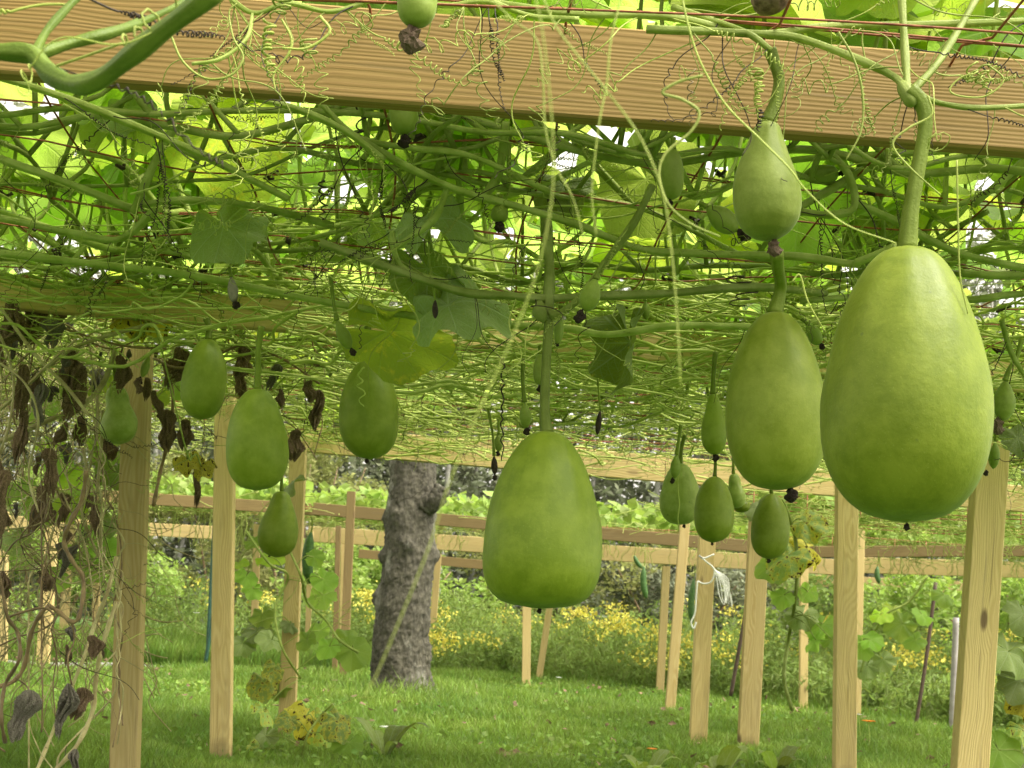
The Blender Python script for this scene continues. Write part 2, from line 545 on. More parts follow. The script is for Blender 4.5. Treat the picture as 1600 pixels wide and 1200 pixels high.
LEAVES = [leaf_mesh('leaf', s, M_LEAF, .06 + .015 * (s % 3), .2 + .1 * (s % 2), .05 + .02 * (s % 3)) for s in range(9)]
LEAVES += [leaf_mesh('leaf', 20 + s, M_LEAFY, .07, .3, .07) for s in range(1)]
LEAVES_D = [leaf_mesh('leaf', 30 + s, M_LEAFD, .06, .35, .07, 60, 10) for s in range(3)]
LEAF_Y = [leaf_mesh('yellow_leaf', 40 + s, M_YEL, .08, .6, .12, 50, 8) for s in range(2)]
LEAF_S = [leaf_mesh('spotted_leaf', 50 + s, M_SPOT, .07, .4, .09, 50, 8) for s in range(3)]
LEAF_L = [leaf_mesh('lime_leaf', 60, M_LEAFY, .09, .35, .06, 60, 10)]


def crumple_mesh(name, seed, mat, nu=40, nv=26, amp=.5):
    """a dried leaf shrivelled and folded together, hanging tip down, 1 long"""
    R = np.random.RandomState(seed)
    ph = R.rand(12) * 6.28
    V = []
    for i in range(nv + 1):
        t = i / nv
        base = .21 * math.sin(math.pi * min(1, t ** .75 * .95 + .02)) ** .7 * (1 + .3 * math.sin(7 * t + ph[9])) + .01
        for j in range(nu):
            a = j * 2 * math.pi / nu
            fold = abs(math.sin(3.5 * a + ph[0] + 2.5 * t)) * 1.1 - .45 + .35 * math.sin(9 * a + ph[1] - 6 * t) + .2 * math.sin(15 * a + 11 * t + ph[6])
            rr = base * (1 + amp * 1.2 * fold) + base * .22 * (R.rand() - .5)
            edge = .10 * math.sin(4 * a + ph[5]) + .06 * math.sin(9 * a + ph[7])
            V.append((rr * math.cos(a) + .07 * math.sin(6 * t + ph[3]), rr * math.sin(a) * .55 + .06 * math.sin(7 * t + ph[4]), -t + edge * t * t))
    F = [(i * nu + j, i * nu + (j + 1) % nu, (i + 1) * nu + (j + 1) % nu, (i + 1) * nu + j) for i in range(nv) for j in range(nu)]
    return mesh(name, np.array(V), np.array(F), mat, smooth=False)


CRUMP = [crumple_mesh('dry_leaf', s, M_DRY) for s in range(4)]
CRUMPG = [crumple_mesh('dry_leaf', 10 + s, M_GREYDRY) for s in range(3)]


def flower_mesh(name, seed, mat):
    """shrivelled blossom, 1 long, hanging down"""
    R = np.random.RandomState(seed)
    nu, nv = 14, 9
    prof = [.12, .16, .30, .38, .36, .42, .46, .38, .26, .05]
    V = []
    for i in range(nv + 1):
        for j in range(nu):
            a = j * 2 * math.pi / nu
            rr = prof[i] * (1 + .35 * math.sin(3 * a + i) + .5 * (R.rand() - .5))
            V.append((rr * math.cos(a), rr * math.sin(a), -i / nv + .12 * (R.rand() - .5)))
    F = [(i * nu + j, i * nu + (j + 1) % nu, (i + 1) * nu + (j + 1) % nu, (i + 1) * nu + j) for i in range(nv) for j in range(nu)]
    return mesh(name, np.array(V), np.array(F), mat, smooth=False)


FLOW = [flower_mesh('withered_flower', s, M_BLACK) for s in range(3)]
FLOWB = [flower_mesh('withered_flower', 5 + s, M_BROWNFL) for s in range(2)]


def coil_path(seed, L, straight, turns, cr, hook=True):
    """local +X run: a wavy straight stretch, then a coil"""
    R = np.random.RandomState(seed)
    n1 = 8
    s = np.linspace(0, L * straight, n1)
    p1 = np.stack([s, .10 * L * np.sin(s / L * 7 + R.rand() * 6) * s / L * 1.5, .08 * L * np.sin(s / L * 5 + R.rand() * 6) * s / L * 1.5], -1)
    if turns <= 0:
        return spline(p1, 4)
    n2 = int(turns * 9)
    u = np.linspace(0, 1, n2)
    a = (u + .05 * np.sin(u * 9 + seed)) * turns * 2 * math.pi
    rad = cr * (1 - .35 * u) * (1 + .35 * np.sin(u * 13 + seed * 2)) * np.minimum(1, u * 6 + .15) * (1 + .25 * np.sin(a * .37 + seed))
    x = p1[-1][0] + u * L * (1 - straight)
    y = p1[-1][1] + rad * np.cos(a) - rad[0]
    z = p1[-1][2] + rad * np.sin(a)
    # slow droop of the coil axis
    y = y + .12 * L * u ** 2 * (R.rand() - .5) * 5
    z = z + .05 * L * np.sin(u * 6 + seed) * u
    return np.vstack([spline(p1, 3), np.stack([x, y, z], -1)[1:]])


TEND, DEAD = [], []
for s in range(16):
    R = np.random.RandomState(100 + s)
    st = [.35, .55, .75, .9, .5, 1.0, .3, .65][s % 8]
    tn = [14, 8, 4, 2, 5, 0, 18, 3][s % 8]
    L = .16 + .10 * R.rand()
    cr = [.0045, .007, .010, .016, .012, 0, .0035, .014][s % 8]
    TEND.append(mesh('tendril', *tube(coil_path(s, L, st, tn, cr), [.0012, .0010, .0007], 5), M_TENDRIL))
for s in range(8):
    tn = [22, 10, 5, 0, 26, 12, 3, 7][s]
    cr = [.0028, .004, .006, 0, .0022, .003, .008, .004][s]
    DEAD.append(mesh('dead_tendril', *tube(coil_path(200 + s, .16 + .02 * s, [.25, .5, .6, 1, .2, .4, .8, .5][s], tn, cr), [.0011, .0009, .0007], 4), M_DEADTH))


def aim(dirv, spin=0.0, axis='X'):
    q = Vector(dirv).to_track_quat(axis, 'Z' if axis != 'Z' else 'Y')
    ax = {'X': (1, 0, 0), 'Z': (0, 0, 1)}[axis]
    return q @ Quaternion(ax, spin)


def put_tendril(r, p, d, spin, me, scale=1.0, name='tendril', label=None):
    return obj(name, me, r, loc=Vector(p) - r.location, rot=aim(d, spin), scale=scale, label=label)


def put_leaf(r, p, normal, heading, size, me, name='leaf', label=None, scl=None):
    n = Vector(normal).normalized()
    h = Vector(heading)
    h = (h - n * h.dot(n)).normalized()
    y = n.cross(h)
    m = Matrix((h, y, n)).transposed()
    sc = (size,) * 3 if scl is None else tuple(size * x for x in scl)
    return obj(name, me, r, loc=Vector(p) - r.location, rot=m, scale=sc, label=label)


# ================================================================== SETTING
g = 400
gx, gy = np.meshgrid(np.concatenate([[-g], np.linspace(-20, 20, 81), [g]]), np.concatenate([[-g], np.linspace(-4, 40, 89), [g]]))
gz = .035 * np.sin(gx * 1.3) * np.sin(gy * .9) + .02 * np.sin(gx * 3.1 + gy * 2.3)
gz[(abs(gx) > 19) | (gy > 39) | (gy < -3)] = 0


def ground_z(x, y):
    return .035 * np.sin(x * 1.3) * np.sin(y * .9) + .02 * np.sin(x * 3.1 + y * 2.3)


ny, nx = gx.shape
ii = (np.arange(ny - 1)[:, None] * nx + np.arange(nx - 1)[None, :]).ravel()
o = obj('ground', mesh('ground', np.stack([gx, gy, gz], -1).reshape(-1, 3), np.stack([ii, ii + 1, ii + nx + 1, ii + nx], -1), M_SOD))
o['kind'] = 'structure'
tag(o, 'green lawn soil sheet of the garden')

# grey garden path behind the left posts
pa, pb = P(222, 1041, 13.3), P(345, 1049, 13.0)
pts = [(pa[0] - 1.6, 13.55), (pb[0] - .1, 13.15), (pb[0], 12.9), (pa[0] - 1.6, 13.2)]
xs = np.linspace(-6.4, -2.7, 30)
Vp = np.array([[x, y + .1 * math.sin(x * 2), ground_z(x, y + .1 * math.sin(x * 2)) + .02] for x in xs for y in (12.75, 13.35)])
Fp = np.array([(2 * i, 2 * i + 2, 2 * i + 3, 2 * i + 1) for i in range(29)])
o = obj('path', mesh('path', Vp, Fp, M_PATH))
o['kind'] = 'structure'
tag(o, 'narrow grey path crossing the lawn behind the left posts')


def blades(R, x, y, h, w, lean=.35, zb=None):
    n = len(x)
    z = (ground_z(x, y) if zb is None else zb) - .004
    a = R.rand(n) * 6.283
    la = R.rand(n) * 6.283
    ln = h * lean * (.3 + R.rand(n))
    dx, dy = np.cos(a) * w / 2, np.sin(a) * w / 2
    lx, ly = np.cos(la) * ln, np.sin(la) * ln
    b = np.stack([x, y, z], -1)
    wv = np.stack([dx, dy, 0 * x], -1)
    m = b + np.stack([lx * .35, ly * .35, h * .6], -1)
    t = b + np.stack([lx, ly, h], -1)
    V = np.stack([b - wv, b + wv, m + wv * .7, m - wv * .7, t], 1).reshape(-1, 3)
    k = np.arange(n)[:, None] * 5
    return V, [k + np.array([[0, 1, 2, 3]]), k + np.array([[3, 2, 4]])]


R = np.random.RandomState(5)
n = 300000
d = 4.6 * (26 / 4.6) ** (R.rand(n) ** 1.0)
x = (R.rand(n) * 2 - 1) * (.40 * d + .3)
clump = np.sin(x * 5.1 + 2 * np.sin(d * 2.2)) * np.sin(d * 4.3 + x) + np.sin(x * 1.7 - d * 1.1)
keep = ~((x < -2.7) & (d > 12.8) & (d < 13.35))
d, x, clump = d[keep], x[keep], clump[keep]
h = (.045 + .05 * R.rand(len(d))) * (1 + .22 * clump)
tx = P(628, 1085, 11)[0]
tr_ = np.exp(-((x - tx) ** 2 / .6 + (d - 10.9) ** 2 / .8))
h *= 1 + 1.6 * tr_ * R.rand(len(d))
V, F = blades(R, x, d, h, .0035 + .00045 * d, .6)
o = obj('grass', mesh('grass', V, F, M_GRASS, smooth=False))
tag(o, 'short green grass of the lawn under and beyond the trellises', 'grass', kind='stuff')
# taller meadow grass beyond the path at left
n = 26000
x = -6.4 + 5.2 * R.rand(n)
y = 13.45 + 4 * R.rand(n) ** 1.5
V, F = blades(R, x, y, .10 + .2 * R.rand(n), .011, .5)
o = obj('tall_grass', mesh('tall_grass', V, F, M_GRASS, smooth=False))
tag(o, 'taller bright grass beyond the grey path', 'grass', kind='stuff')


def soup(R, C, size, updown=.6, asp=.5):
    """many leaf-shaped faces (folded diamonds) at centres C; size (n,)"""
    n = len(C)
    a = R.randn(n, 3)
    a[:, 2] *= updown
    a /= np.linalg.norm(a, axis=1)[:, None]
    b = np.cross(a, R.randn(n, 3))
    b /= np.linalg.norm(b, axis=1)[:, None]
    c = np.cross(a, b)
    s = size[:, None]
    V = np.stack([C - a * s * .5, C + b * s * asp * .5 + c * s * .08, C + a * s * .5, C - b * s * asp * .5 + c * s * .08], 1).reshape(-1, 3)
    k = np.arange(n)[:, None] * 4
    return V, [k + np.array([[0, 1, 2]]), k + np.array([[0, 2, 3]])]


def clumps(R, centers, rad, per, size, squash=.8, mat=None, shell=.5):
    C = []
    for c, r in zip(centers, rad):
        v = R.randn(per, 3)
        v /= np.linalg.norm(v, axis=1)[:, None]
        v *= (shell + (1 - shell) * R.rand(per))[:, None] * r * np.array([1, 1, squash])
        C.append(c + v)
    C = np.concatenate(C)
    return soup(R, C, size * (.6 + .8 * R.rand(len(C))))


n = 9000
ctrs = [(R.rand() * 2 - 1, R.rand()) for _ in range(60)]
C = []
for i in range(n):
    cu, cv = ctrs[R.randint(60)]
    yy = 5.8 + 9 * cv ** 1.3 + .22 * R.randn()
    xx = cu * .38 * yy + .25 * R.randn()
    C.append((xx, yy, .03 + .05 * R.rand()))
V, F = soup(R, np.array(C), .016 + .022 * R.rand(n), .5, .9)
o = obj('clover', mesh('clover', V, F, M_GRASS, smooth=False))
tag(o, 'patches of low clover and broad weeds in the lawn', 'ground cover', kind='stuff')
n = 260
yy = 6 + 8 * R.rand(n)
C = np.stack([(R.rand(n) * 2 - 1) * .38 * yy, yy, .06 + .02 * R.rand(n)], -1)
V, F = soup(R, C, .03 + .04 * R.rand(n), .3, .6)
o = obj('fallen_leaves', mesh('fallen_leaves', V, F, M_DRY, smooth=False))
tag(o, 'brown fallen leaf litter scattered on the lawn', 'leaf litter', kind='stuff')

# distant wood
R = np.random.RandomState(11)
cs, rs = [], []
for i in range(760):
    yy = 34 + 12 * R.rand()
    xx = (R.rand() * 2 - 1) * 26
    zz = 11 * R.rand() ** 1.25 * (1 + .15 * math.sin(xx * .5))
    cs.append((xx, yy, zz)); rs.append(.9 + 1.2 * R.rand())
V, F = clumps(R, np.array(cs), rs, 320, .24, 1.0)
o = obj('distant_wood', mesh('distant_wood', V, F, M_WOODS, smooth=False))
tag(o, 'grey green wood far beyond the garden', 'wood', kind='stuff')
prts = []
for i in range(60):
    xx = (R.rand() * 2 - 1) * 24
    yy = 32.5 + 6 * R.rand()
    prts.append(tube(spline([(xx, yy, 0), (xx + .3 * R.randn(), yy, 4), (xx + .6 * R.randn(), yy, 9)], 5), [.09, .06, .02], 6))
V, F = merge(prts)
o = obj('distant_tree_trunks', mesh('distant_tree_trunks', V, F, m_simple('pale_trunk', (.2, .19, .17), (.34, .33, .30), 5, .9)))
tag(o, 'pale slim trunks within the distant wood', 'wood', kind='stuff')

# shrubs in front of the wood
SHRUBS = [(-8.2, 21, 2.2, 'broad dark green shrub far left behind the posts', M_FOL), (-5.9, 19.5, 1.75, 'loose leafy shrub behind the green stakes', M_FOLBRIGHT),
          (-3.2, 24, 3.6, 'tall olive shrub between the second gourd pair and the bare trunk', M_OLIVE), (-4.6, 25.5, 3.3, 'tall olive shrub just above the dark far beam on the left', M_OLIVE),
          (-1.6, 21, 1.5, 'green shrub low behind the bare trunk', M_FOLBRIGHT), (.6, 22.5, 2.0, 'green shrub behind the centre gourd', M_OLIVE),
          (2.6, 21.5, 1.75, 'dark shrub behind the pale leaning posts', M_WOODS), (4.6, 19.5, 1.6, 'green shrub behind the two small hanging gourds on the right', M_FOL),
          (6.0, 17.5, 1.55, 'bright grapevine shrub behind the rusty stake', M_FOLBRIGHT), (7.6, 18.5, 1.6, 'bright leafy shrub at the far right edge', M_FOLBRIGHT),
          (3.7, 24.5, 2.4, 'olive shrub above the second row of far beams', M_OLIVE)]
for (xx, yy, hh, lab, mt) in SHRUBS:
    r = root('shrub', (xx, yy, 0), lab, 'shrub', 'shrubs at the edge of the wood')
    cs = np.array([(xx + 1.15 * R.randn() * .8, yy + .5 * R.randn(), hh * (.12 + .75 * R.rand())) for _ in range(26)])
    V, F = clumps(R, cs, .22 + .28 * R.rand(26), 330, .095, .9)
    part('foliage', V, F, mt, r, smooth=False)
    V, F = merge([tube(spline([(xx + .1 * k, yy, 0), (xx + .25 * k, yy, hh * .4), (xx + .45 * k, yy + .1, hh * .8)], 4), [.03, .02, .008], 5) for k in (-2, -1, 0, 1, 2)])
    part('stem', V, F, M_BROWNSTEM, r)

# goldenrod and weeds behind the lawn
n = 1500
base = []
for i in range(n):
    u = R.rand()
    px = 660 + 1010 * u
    front = 15.8 - 4.9 * max(0, (px - 850) / 750)
    yy = front + 5.5 * R.rand() ** 1.2
    xx = (px - 800) / FPX * yy
    base.append((xx, yy))
for i in range(330):
    yy = 17.5 + 3 * R.rand()
    base.append(((-600 + 560 * R.rand()) / FPX * yy, yy))
base = np.array(base)
prts, lc, ls, gc, gs = [], [], [], [], []
for (xx, yy) in base:
    hh = (.32 + .42 * R.rand()) * (1 + .12 * (yy - 12) / 6) * (1 + .25 * math.sin(xx * 2.1) * math.sin(yy * 1.3))
    pf = (xx / yy * FPX + 800)
    fr = 15.8 - 4.9 * max(0, (pf - 850) / 750)
    hh *= .5 + .5 * min(1, max(0, (yy - fr) / 2.2))
    lx, ly = .12 * R.randn(), .12 * R.randn()
    top = np.array([xx + lx, yy + ly, hh])
    b = np.array([xx, yy, 0.0])
    prts.append(tube(np.array([b, (b + top) / 2 + .02, top]), [.004, .002], 3, cap=False))
    t = R.rand(34) ** .7
    c = b + (top - b) * t[:, None] + R.randn(34, 3) * [.05, .05, .02]
    lc.append(c); ls.append(np.full(34, .085))
    if R.rand() < .055 * (1 + math.sin(xx * 3.3 + yy)) ** 2:
        m = 46
        gc.append(top + R.randn(m, 3) * [.09, .07, .04] + [0, 0, .05]); gs.append(np.full(m, .042))
V1, F1 = soup(R, np.concatenate(lc), np.concatenate(ls) * (.6 + .7 * R.rand(sum(map(len, lc)))), 1.2, .28)
V, F = merge(prts + [(V1, F1)])
o = obj('goldenrod_meadow', mesh('goldenrod_meadow', V, F, M_FOL, smooth=False))
tag(o, 'weedy meadow of leafy goldenrod stems behind the lawn', 'weeds', kind='stuff')
V, F = soup(R, np.concatenate(gc), np.concatenate(gs), 1, .7)
o = obj('goldenrod_blossom', mesh('goldenrod_blossom', V, F, M_GOLD, smooth=False))
tag(o, 'yellow goldenrod blossom dotted over the weedy meadow', 'flowers', kind='stuff')


# ================================================================== TIMBER
def ground_at(px, py):
    v = RN @ np.array([(px - 800) / FPX, -(py - 600) / FPX, -1.0])
    return v


def beam(px0, py0, px1, py1, d0, d1, h, label, mat=M_WOOD, w=.038, name='wooden_beam', ext=0):
    """py = pixel height of the beam's lower edge on its face"""
    a, b = P(px0, py0, d0), P(px1, py1, d1)
    dv = b - a
    a = a - dv * ext
    b = b + dv * ext
    a = a + [0, w / 2, h / 2]
    b = b + [0, w / 2, h / 2]
    o = box_obj(name, a, b, w, h, mat)
    return tag(o, label, 'beam', 'horizontal trellis beams')


beam(0, 113, 1600, 236, 2.14, 2.18, .149, 'wide wooden beam closest to the camera, crossing the top of the photo', ext=.25)
beam(0, 481, 1600, 611, 4.05, 4.35, .09, 'wooden beam crossing right behind the largest gourd, mostly hidden by vines', M_FARWOOD, ext=.15)
beam(440, 703, 1600, 800, 7.5, 7.6, .135, 'pinkish wooden beam at the far end of the near trellis, over the bare trunk', M_FARWOOD, ext=.05)
beam(1120, 808, 1620, 840, 10.0, 10.2, .13, 'pale wooden beam behind the lower part of the two right posts', M_FARWOOD)
beam(150, 783, 500, 806, 13.9, 13.9, .11, 'brown far beam running left from the crossing of two dark posts', M_OLDWOOD)
beam(488, 804, 1275, 872, 13.5, 13.4, .11, 'brown far beam with an end just left of the bare trunk, passing behind the centre gourd', M_OLDWOOD)
beam(1276, 871, 1660, 869, 13.3, 12.9, .10, 'brown level beam between the two right posts', M_OLDWOOD)
beam(480, 846, 1330, 900, 16.5, 16.3, .17, 'pale wide beam low behind the bare trunk', M_FARWOOD)
beam(1335, 895, 1660, 905, 16.0, 15.6, .17, 'pale yellow beam below the level brown beam on the right', M_FARWOOD)
beam(1270, 916, 1660, 934, 19.5, 19.0, .15, 'lowest reddish beam on the right, above the weeds', M_FARWOOD)
beam(560, 872, 760, 890, 19.8, 19.6, .12, 'faint lowest beam right of the bare trunk', M_OLDWOOD)
beam(-60, 822, 330, 842, 17.5, 17.5, .15, 'pale beam low behind the withered vines on the left', M_FARWOOD)


def post(bx, by, tx_, ty, d, wpx, label, mat=M_POST, depth=None, dg=None, name='wooden_post'):
    w = wpx * d / FPX
    dp = depth if depth else min(w, .06)
    a, b = P(bx, by, d), P(tx_, ty, d)
    # continue the axis down into the ground
    dv = (b - a) / (b[2] - a[2])
    a = a - dv * (a[2] + .04)
    o = box_obj(name, a, b, dp, w, mat, up=(1, 0, 0), bev=.003)
    return tag(o, label, 'post', 'upright trellis posts')


post(195, 1200, 217, 545, 4.6, 41, 'thick left post with dark knots, beside the pale lumpy gourd')
post(345, 1200, 353, 600, 5.9, 31, 'post directly below the second gourd from the left, reaching the bottom of the photo')
post(447, 1165, 467, 690, 7.0, 25, 'post behind the lowest left gourd, with yellow spotted leaves at its foot')
post(537, 1063, 549, 768, 12.6, 13, 'brown post sticking up above the far beam, left of the bare trunk', M_OLDWOOD)
post(523, 1045, 529, 822, 13.1, 8, 'thin dark post close left of the brown crossing post', M_OLDWOOD)
post(672, 1040, 685, 866, 17.0, 10, 'leaning pale post close right of the bare trunk', M_FARWOOD)
post(822, 1070, 824, 850, 13.8, 13, 'upright pale post under the centre gourd', M_FARWOOD)
post(842, 1060, 866, 900, 15.5, 10, 'leaning pale post under the right half of the centre gourd', M_FARWOOD)
post(1031, 1080, 1041, 885, 14.2, 12, 'thin pale post, leftmost of the slanted group on the right', M_FARWOOD)
post(1047, 1105, 1070, 818, 11.5, 15, 'slanted pale post under the gourd with a coiled tendril on it', M_FARWOOD)
post(1090, 1170, 1108, 760, 7.8, 26, 'post tied round with white string')
post(1168, 1175, 1187, 800, 7.7, 31, 'post right under the third small gourd of the right cluster')
post(1255, 1105, 1256, 880, 12.7, 12, 'pale post half hidden by the climbing plant right of the cluster', M_FARWOOD)
post(1319, 1200, 1323, 745, 6.4, 33, 'straight post under the left edge of the largest gourd')
post(1336, 1100, 1343, 800, 11.8, 16, 'pale post hidden close behind the straight right post', M_FARWOOD)
post(1515, 1200, 1549, 690, 4.9, 50, 'thick right post with big knots, under the right edge of the largest gourd', depth=.07)
post(70, 992, 82, 830, 12.5, 19, 'far pale post seen through the withered vines', M_FARWOOD)
post(101, 962, 112, 815, 15.5, 12, 'thin far post right of the widest far left post', M_FARWOOD)
post(150, 985, 152, 815, 16.2, 10, 'thin far post just left of the thick left post', M_FARWOOD)
post(3, 1040, 6, 800, 12.0, 14, 'far post cut by the left edge of the photo', M_FARWOOD)
post(398, 965, 402, 820, 15.2, 10, 'thin far post between the second and third left posts', M_FARWOOD)
post(482, 960, 486, 830, 16.3, 8, 'thin far post behind the cucumber', M_FARWOOD)
post(535, 1000, 538, 840, 17.0, 9, 'pale far post between the two dark posts', M_FARWOOD)


def stake(b, t, d, wpx, mat, label, bend=0):
    a, c = P(*b, d), P(*t, d)
    m = (a + c) / 2 + [bend, 0, 0]
    V, F = tube(spline([a - (c - a) * .05, m, c], 8), wpx * d / FPX / 2, 8)
    single('garden_stake', V, F, mat, label, 'stake', 'thin garden stakes', base=a)


stake((325, 1005), (335, 816), 14, 6, M_STAKEG, 'green garden stake whose top meets the far beam')
stake((322, 1030), (342, 905), 13, 6, M_STAKEG, 'green garden stake lower and closer to the second post')
stake((1428, 1150), (1462, 910), 11.2, 6, M_STAKEB, 'rusty leaning stake between the two right posts', .01)
stake((1487, 1148), (1494, 965), 11.2, 10, M_STAKEW, 'grey stake close left of the thick right post')
stake((1143, 1080), (1170, 930), 10.5, 6, M_STAKEB, 'dark stake leaning behind the post with white string')

# white string on the tied post
r = root('white_string', P(1098, 885, 7.7), 'white string wound and knotted round a post', 'string')
prts = []
pp = lambda L_, d_=7.72: [P(a, b, d_) for a, b in L_]
prts.append(tube(spline(pp([(1092, 868), (1100, 872), (1116, 866)]), 6), .0045, 5))
prts.append(tube(spline(pp([(1092, 868), (1104, 878), (1116, 890), (1112, 908), (1100, 912), (1090, 908)]), 6), .0045, 5))
prts.append(tube(spline(pp([(1090, 908), (1088, 930), (1086, 958), (1080, 972), (1084, 982), (1088, 972)]), 6), .0045, 5))
part('binding', *merge(prts), M_WHITECORD, r)
for k in range(5):
    c = pp([(1116, 888), (1120 + 5 * k, 905 + 5 * k), (1124 + 5 * k, 930 + 5 * k), (1132 + 2 * k, 944 - 4 * k), (1131 + 1.5 * k, 912 - 2 * k), (1117, 890)], 7.66 + .01 * k)
    part('string_loop', *tube(spline(c, 6), .0022, 5), M_WHITECORD, r)

# ================================================================== BARE TRUNK
r = root('tree_trunk', P(628, 1085, 11), 'bare grey brown tree trunk with knots and broken branch stubs', 'tree')
ctr = [P(625, 1095, 11), P(626, 1060, 11), P(624, 1000, 11), P(632, 930, 11), P(638, 870, 11), P(640, 800, 11), P(645, 740, 11), P(646, 680, 11), P(648, 610, 11)]
ctr[0][2] = -.05
wid = np.array([118, 90, 84, 80, 78, 76, 70, 66, 62]) * 11 / FPX / 2
cs_ = spline(ctr, 20)
wr = np.interp(np.linspace(0, 1, len(cs_)), np.linspace(0, 1, len(wid)), wid)
R = np.random.RandomState(3)
k = 72
V = []
bumps = [(R.rand() * 6.28, R.rand() * 2.4, .035 + .04 * R.rand(), .010 + .016 * R.rand()) for _ in range(30)]
bumps += [(math.pi, .72, .07, .05), (3.3, 1.02, .05, .045), (0.0, 1.05, .06, .045), (3.0, 1.3, .05, .03), (-1.5, 1.1, .05, .035), (0.1, .35, .08, .03)]
for c, w in zip(cs_, wr):
    for j in range(k):
        a = j * 2 * math.pi / k
        rr = w * (1 + .035 * math.sin(3 * a + c[2] * 1.2) + .012 * math.sin(7 * a + c[2] * 5) + .022 * R.randn())
        if c[2] < .25:
            rr *= 1 + .14 * max(0, math.sin(5 * a + 1)) * (1 - c[2] / .25)
        for (ba, bz, bs, bh) in bumps:
            da = (a - ba + math.pi) % (2 * math.pi) - math.pi
            rr += bh * math.exp(-((da * w) ** 2 + (c[2] - bz) ** 2) / bs ** 2)
        V.append((c[0] + rr * math.cos(a), c[1] + rr * math.sin(a), c[2]))
n_ = len(cs_)
F = np.array([(i * k + j, i * k + (j + 1) % k, (i + 1) * k + (j + 1) % k, (i + 1) * k + j) for i in range(n_ - 1) for j in range(k)])
cap = np.array([list(range((n_ - 1) * k, n_ * k))])
part('trunk', np.array(V), [F, cap], M_BARK, r)
st = spline([P(655, 788, 10.97), P(672, 786, 10.9), P(683, 778, 10.86), P(692, 762, 10.86)], 6)
V, F = tube(st, [.09, .095, .075, .065, .06], 16)
part('branch_stub', V + R.randn(*V.shape) * .006, F, M_BARK, r)
R = np.random.RandomState(8)
st = spline([P(664, 1066, 10.8), P(690, 1083, 10.7), P(712, 1092, 10.6)], 6)
st[:, 2] = [.03, .035, .03, .03, .025, .03, .02, .02, .015, .01, .01, .0, -.02][:len(st)]
part('surface_root', *tube(st, [.05, .03, .008], 8), M_BARK, r)

# ================================================================== NETTING
R = np.random.RandomState(21)
HN = 1.50


def net_z(x, y):
    s = math.sin(math.pi * min(1, max(0, (y - 2.2) / 2.0))) if y < 4.2 else math.sin(math.pi * (y - 4.2) / 3.3)
    return HN + .02 - .05 * max(0, s) + .012 * math.sin(x * 5 + y * 3)


prts = []
for i, yy in enumerate(np.concatenate([[1.93, 2.02, 2.08], np.arange(2.34, 7.6, .27)])):
    pts = []
    hw = .5 * yy + .6
    j0 = R.randn() * .03
    for xx in np.linspace(-hw, hw, 30):
        y2 = yy + .10 * xx + j0 + .02 * math.sin(xx * 6 + i)
        z = net_z(xx, y2) + .01 * math.sin(xx * 9 + i * 2)
        if yy < 2.1:
            z = 1.475 + .03 * i + .012 * math.sin(xx * 4 + i)
            y2 = yy + .01 * math.sin(xx * 5 + i)
        pts.append((xx, y2, z))
    prts.append(tube(pts, .0019, 4, cap=False))
    if i >= 3 and i % 2 == 0:
        prts.append(tube([(a + .0, b + .012 * math.sin(a * 9), c - .004) for a, b, c in pts], .0013, 4, cap=False))
for i, xx in enumerate(np.arange(-4.0, 4.3, .29)):
    pts = []
    for yy in np.linspace(1.86, 7.6, 44):
        x2 = xx - .045 * (yy - 2) + .014 * math.sin(yy * 5 + i)
        z = net_z(x2, yy) - .003
        if yy < 2.24:
            z = 1.542 + .0 * yy if yy > 2.05 else 1.50
        pts.append((x2, yy, z))
    prts.append(tube(pts, .0023, 4, cap=False))
r = root('trellis_net', (0, 4, HN), 'red brown string netting stretched over the near wooden beams', 'net')
part('cord', *merge(prts), M_CORD, r)
kn = []
for i, xx in enumerate(np.arange(-2.5, 2.8, .29)):
    for yy in np.arange(2.34, 5.4, .27):
        if R.rand() < .8 and abs(xx) < .4 * yy + .1:
            x2 = xx - .045 * (yy - 2) + .014 * math.sin(yy * 5 + i)
            y2 = yy + .10 * x2
            c = np.array([x2, y2, net_z(x2, y2)])
            kn.append(tube(c + R.randn(5, 3) * [.010, .004, .006], .0038, 5))
o = part('knot', *merge(kn), M_DEADTH, r)
o['kind'] = 'stuff'


# ================================================================== GOURDS
PROF = {
    'blunt': ([0, .01, .03, .075, .14, .22, .32, .42, .52, .62, .72, .81, .88, .93, .965, .986, 1], [0, .19, .30, .44, .575, .70, .81, .90, .965, .995, 1, .965, .89, .79, .65, .46, 0]),
    'egg': ([0, .01, .03, .075, .14, .22, .32, .42, .52, .61, .70, .79, .87, .93, .968, .988, 1], [0, .21, .34, .48, .61, .735, .85, .93, .985, 1, .98, .92, .81, .665, .50, .32, 0]),
    'oval': ([0, .012, .04, .10, .20, .33, .48, .62, .75, .86, .94, .98, 1], [0, .2, .36, .54, .74, .90, .99, 1, .96, .83, .60, .32, 0]),
    'pear': ([0, .02, .06, .16, .28, .42, .55, .68, .82, .92, .98, 1], [0, .28, .40, .52, .68, .86, .98, 1, .92, .70, .38, 0]),
    'spindle': ([0, .05, .2, .4, .6, .8, .93, 1], [0, .25, .6, .92, 1, .8, .45, 0]),
    'fig': ([0, .02, .08, .2, .34, .48, .62, .78, .9, .97, 1], [0, .3, .48, .60, .62, .82, 1, .98, .78, .45, 0]),
}


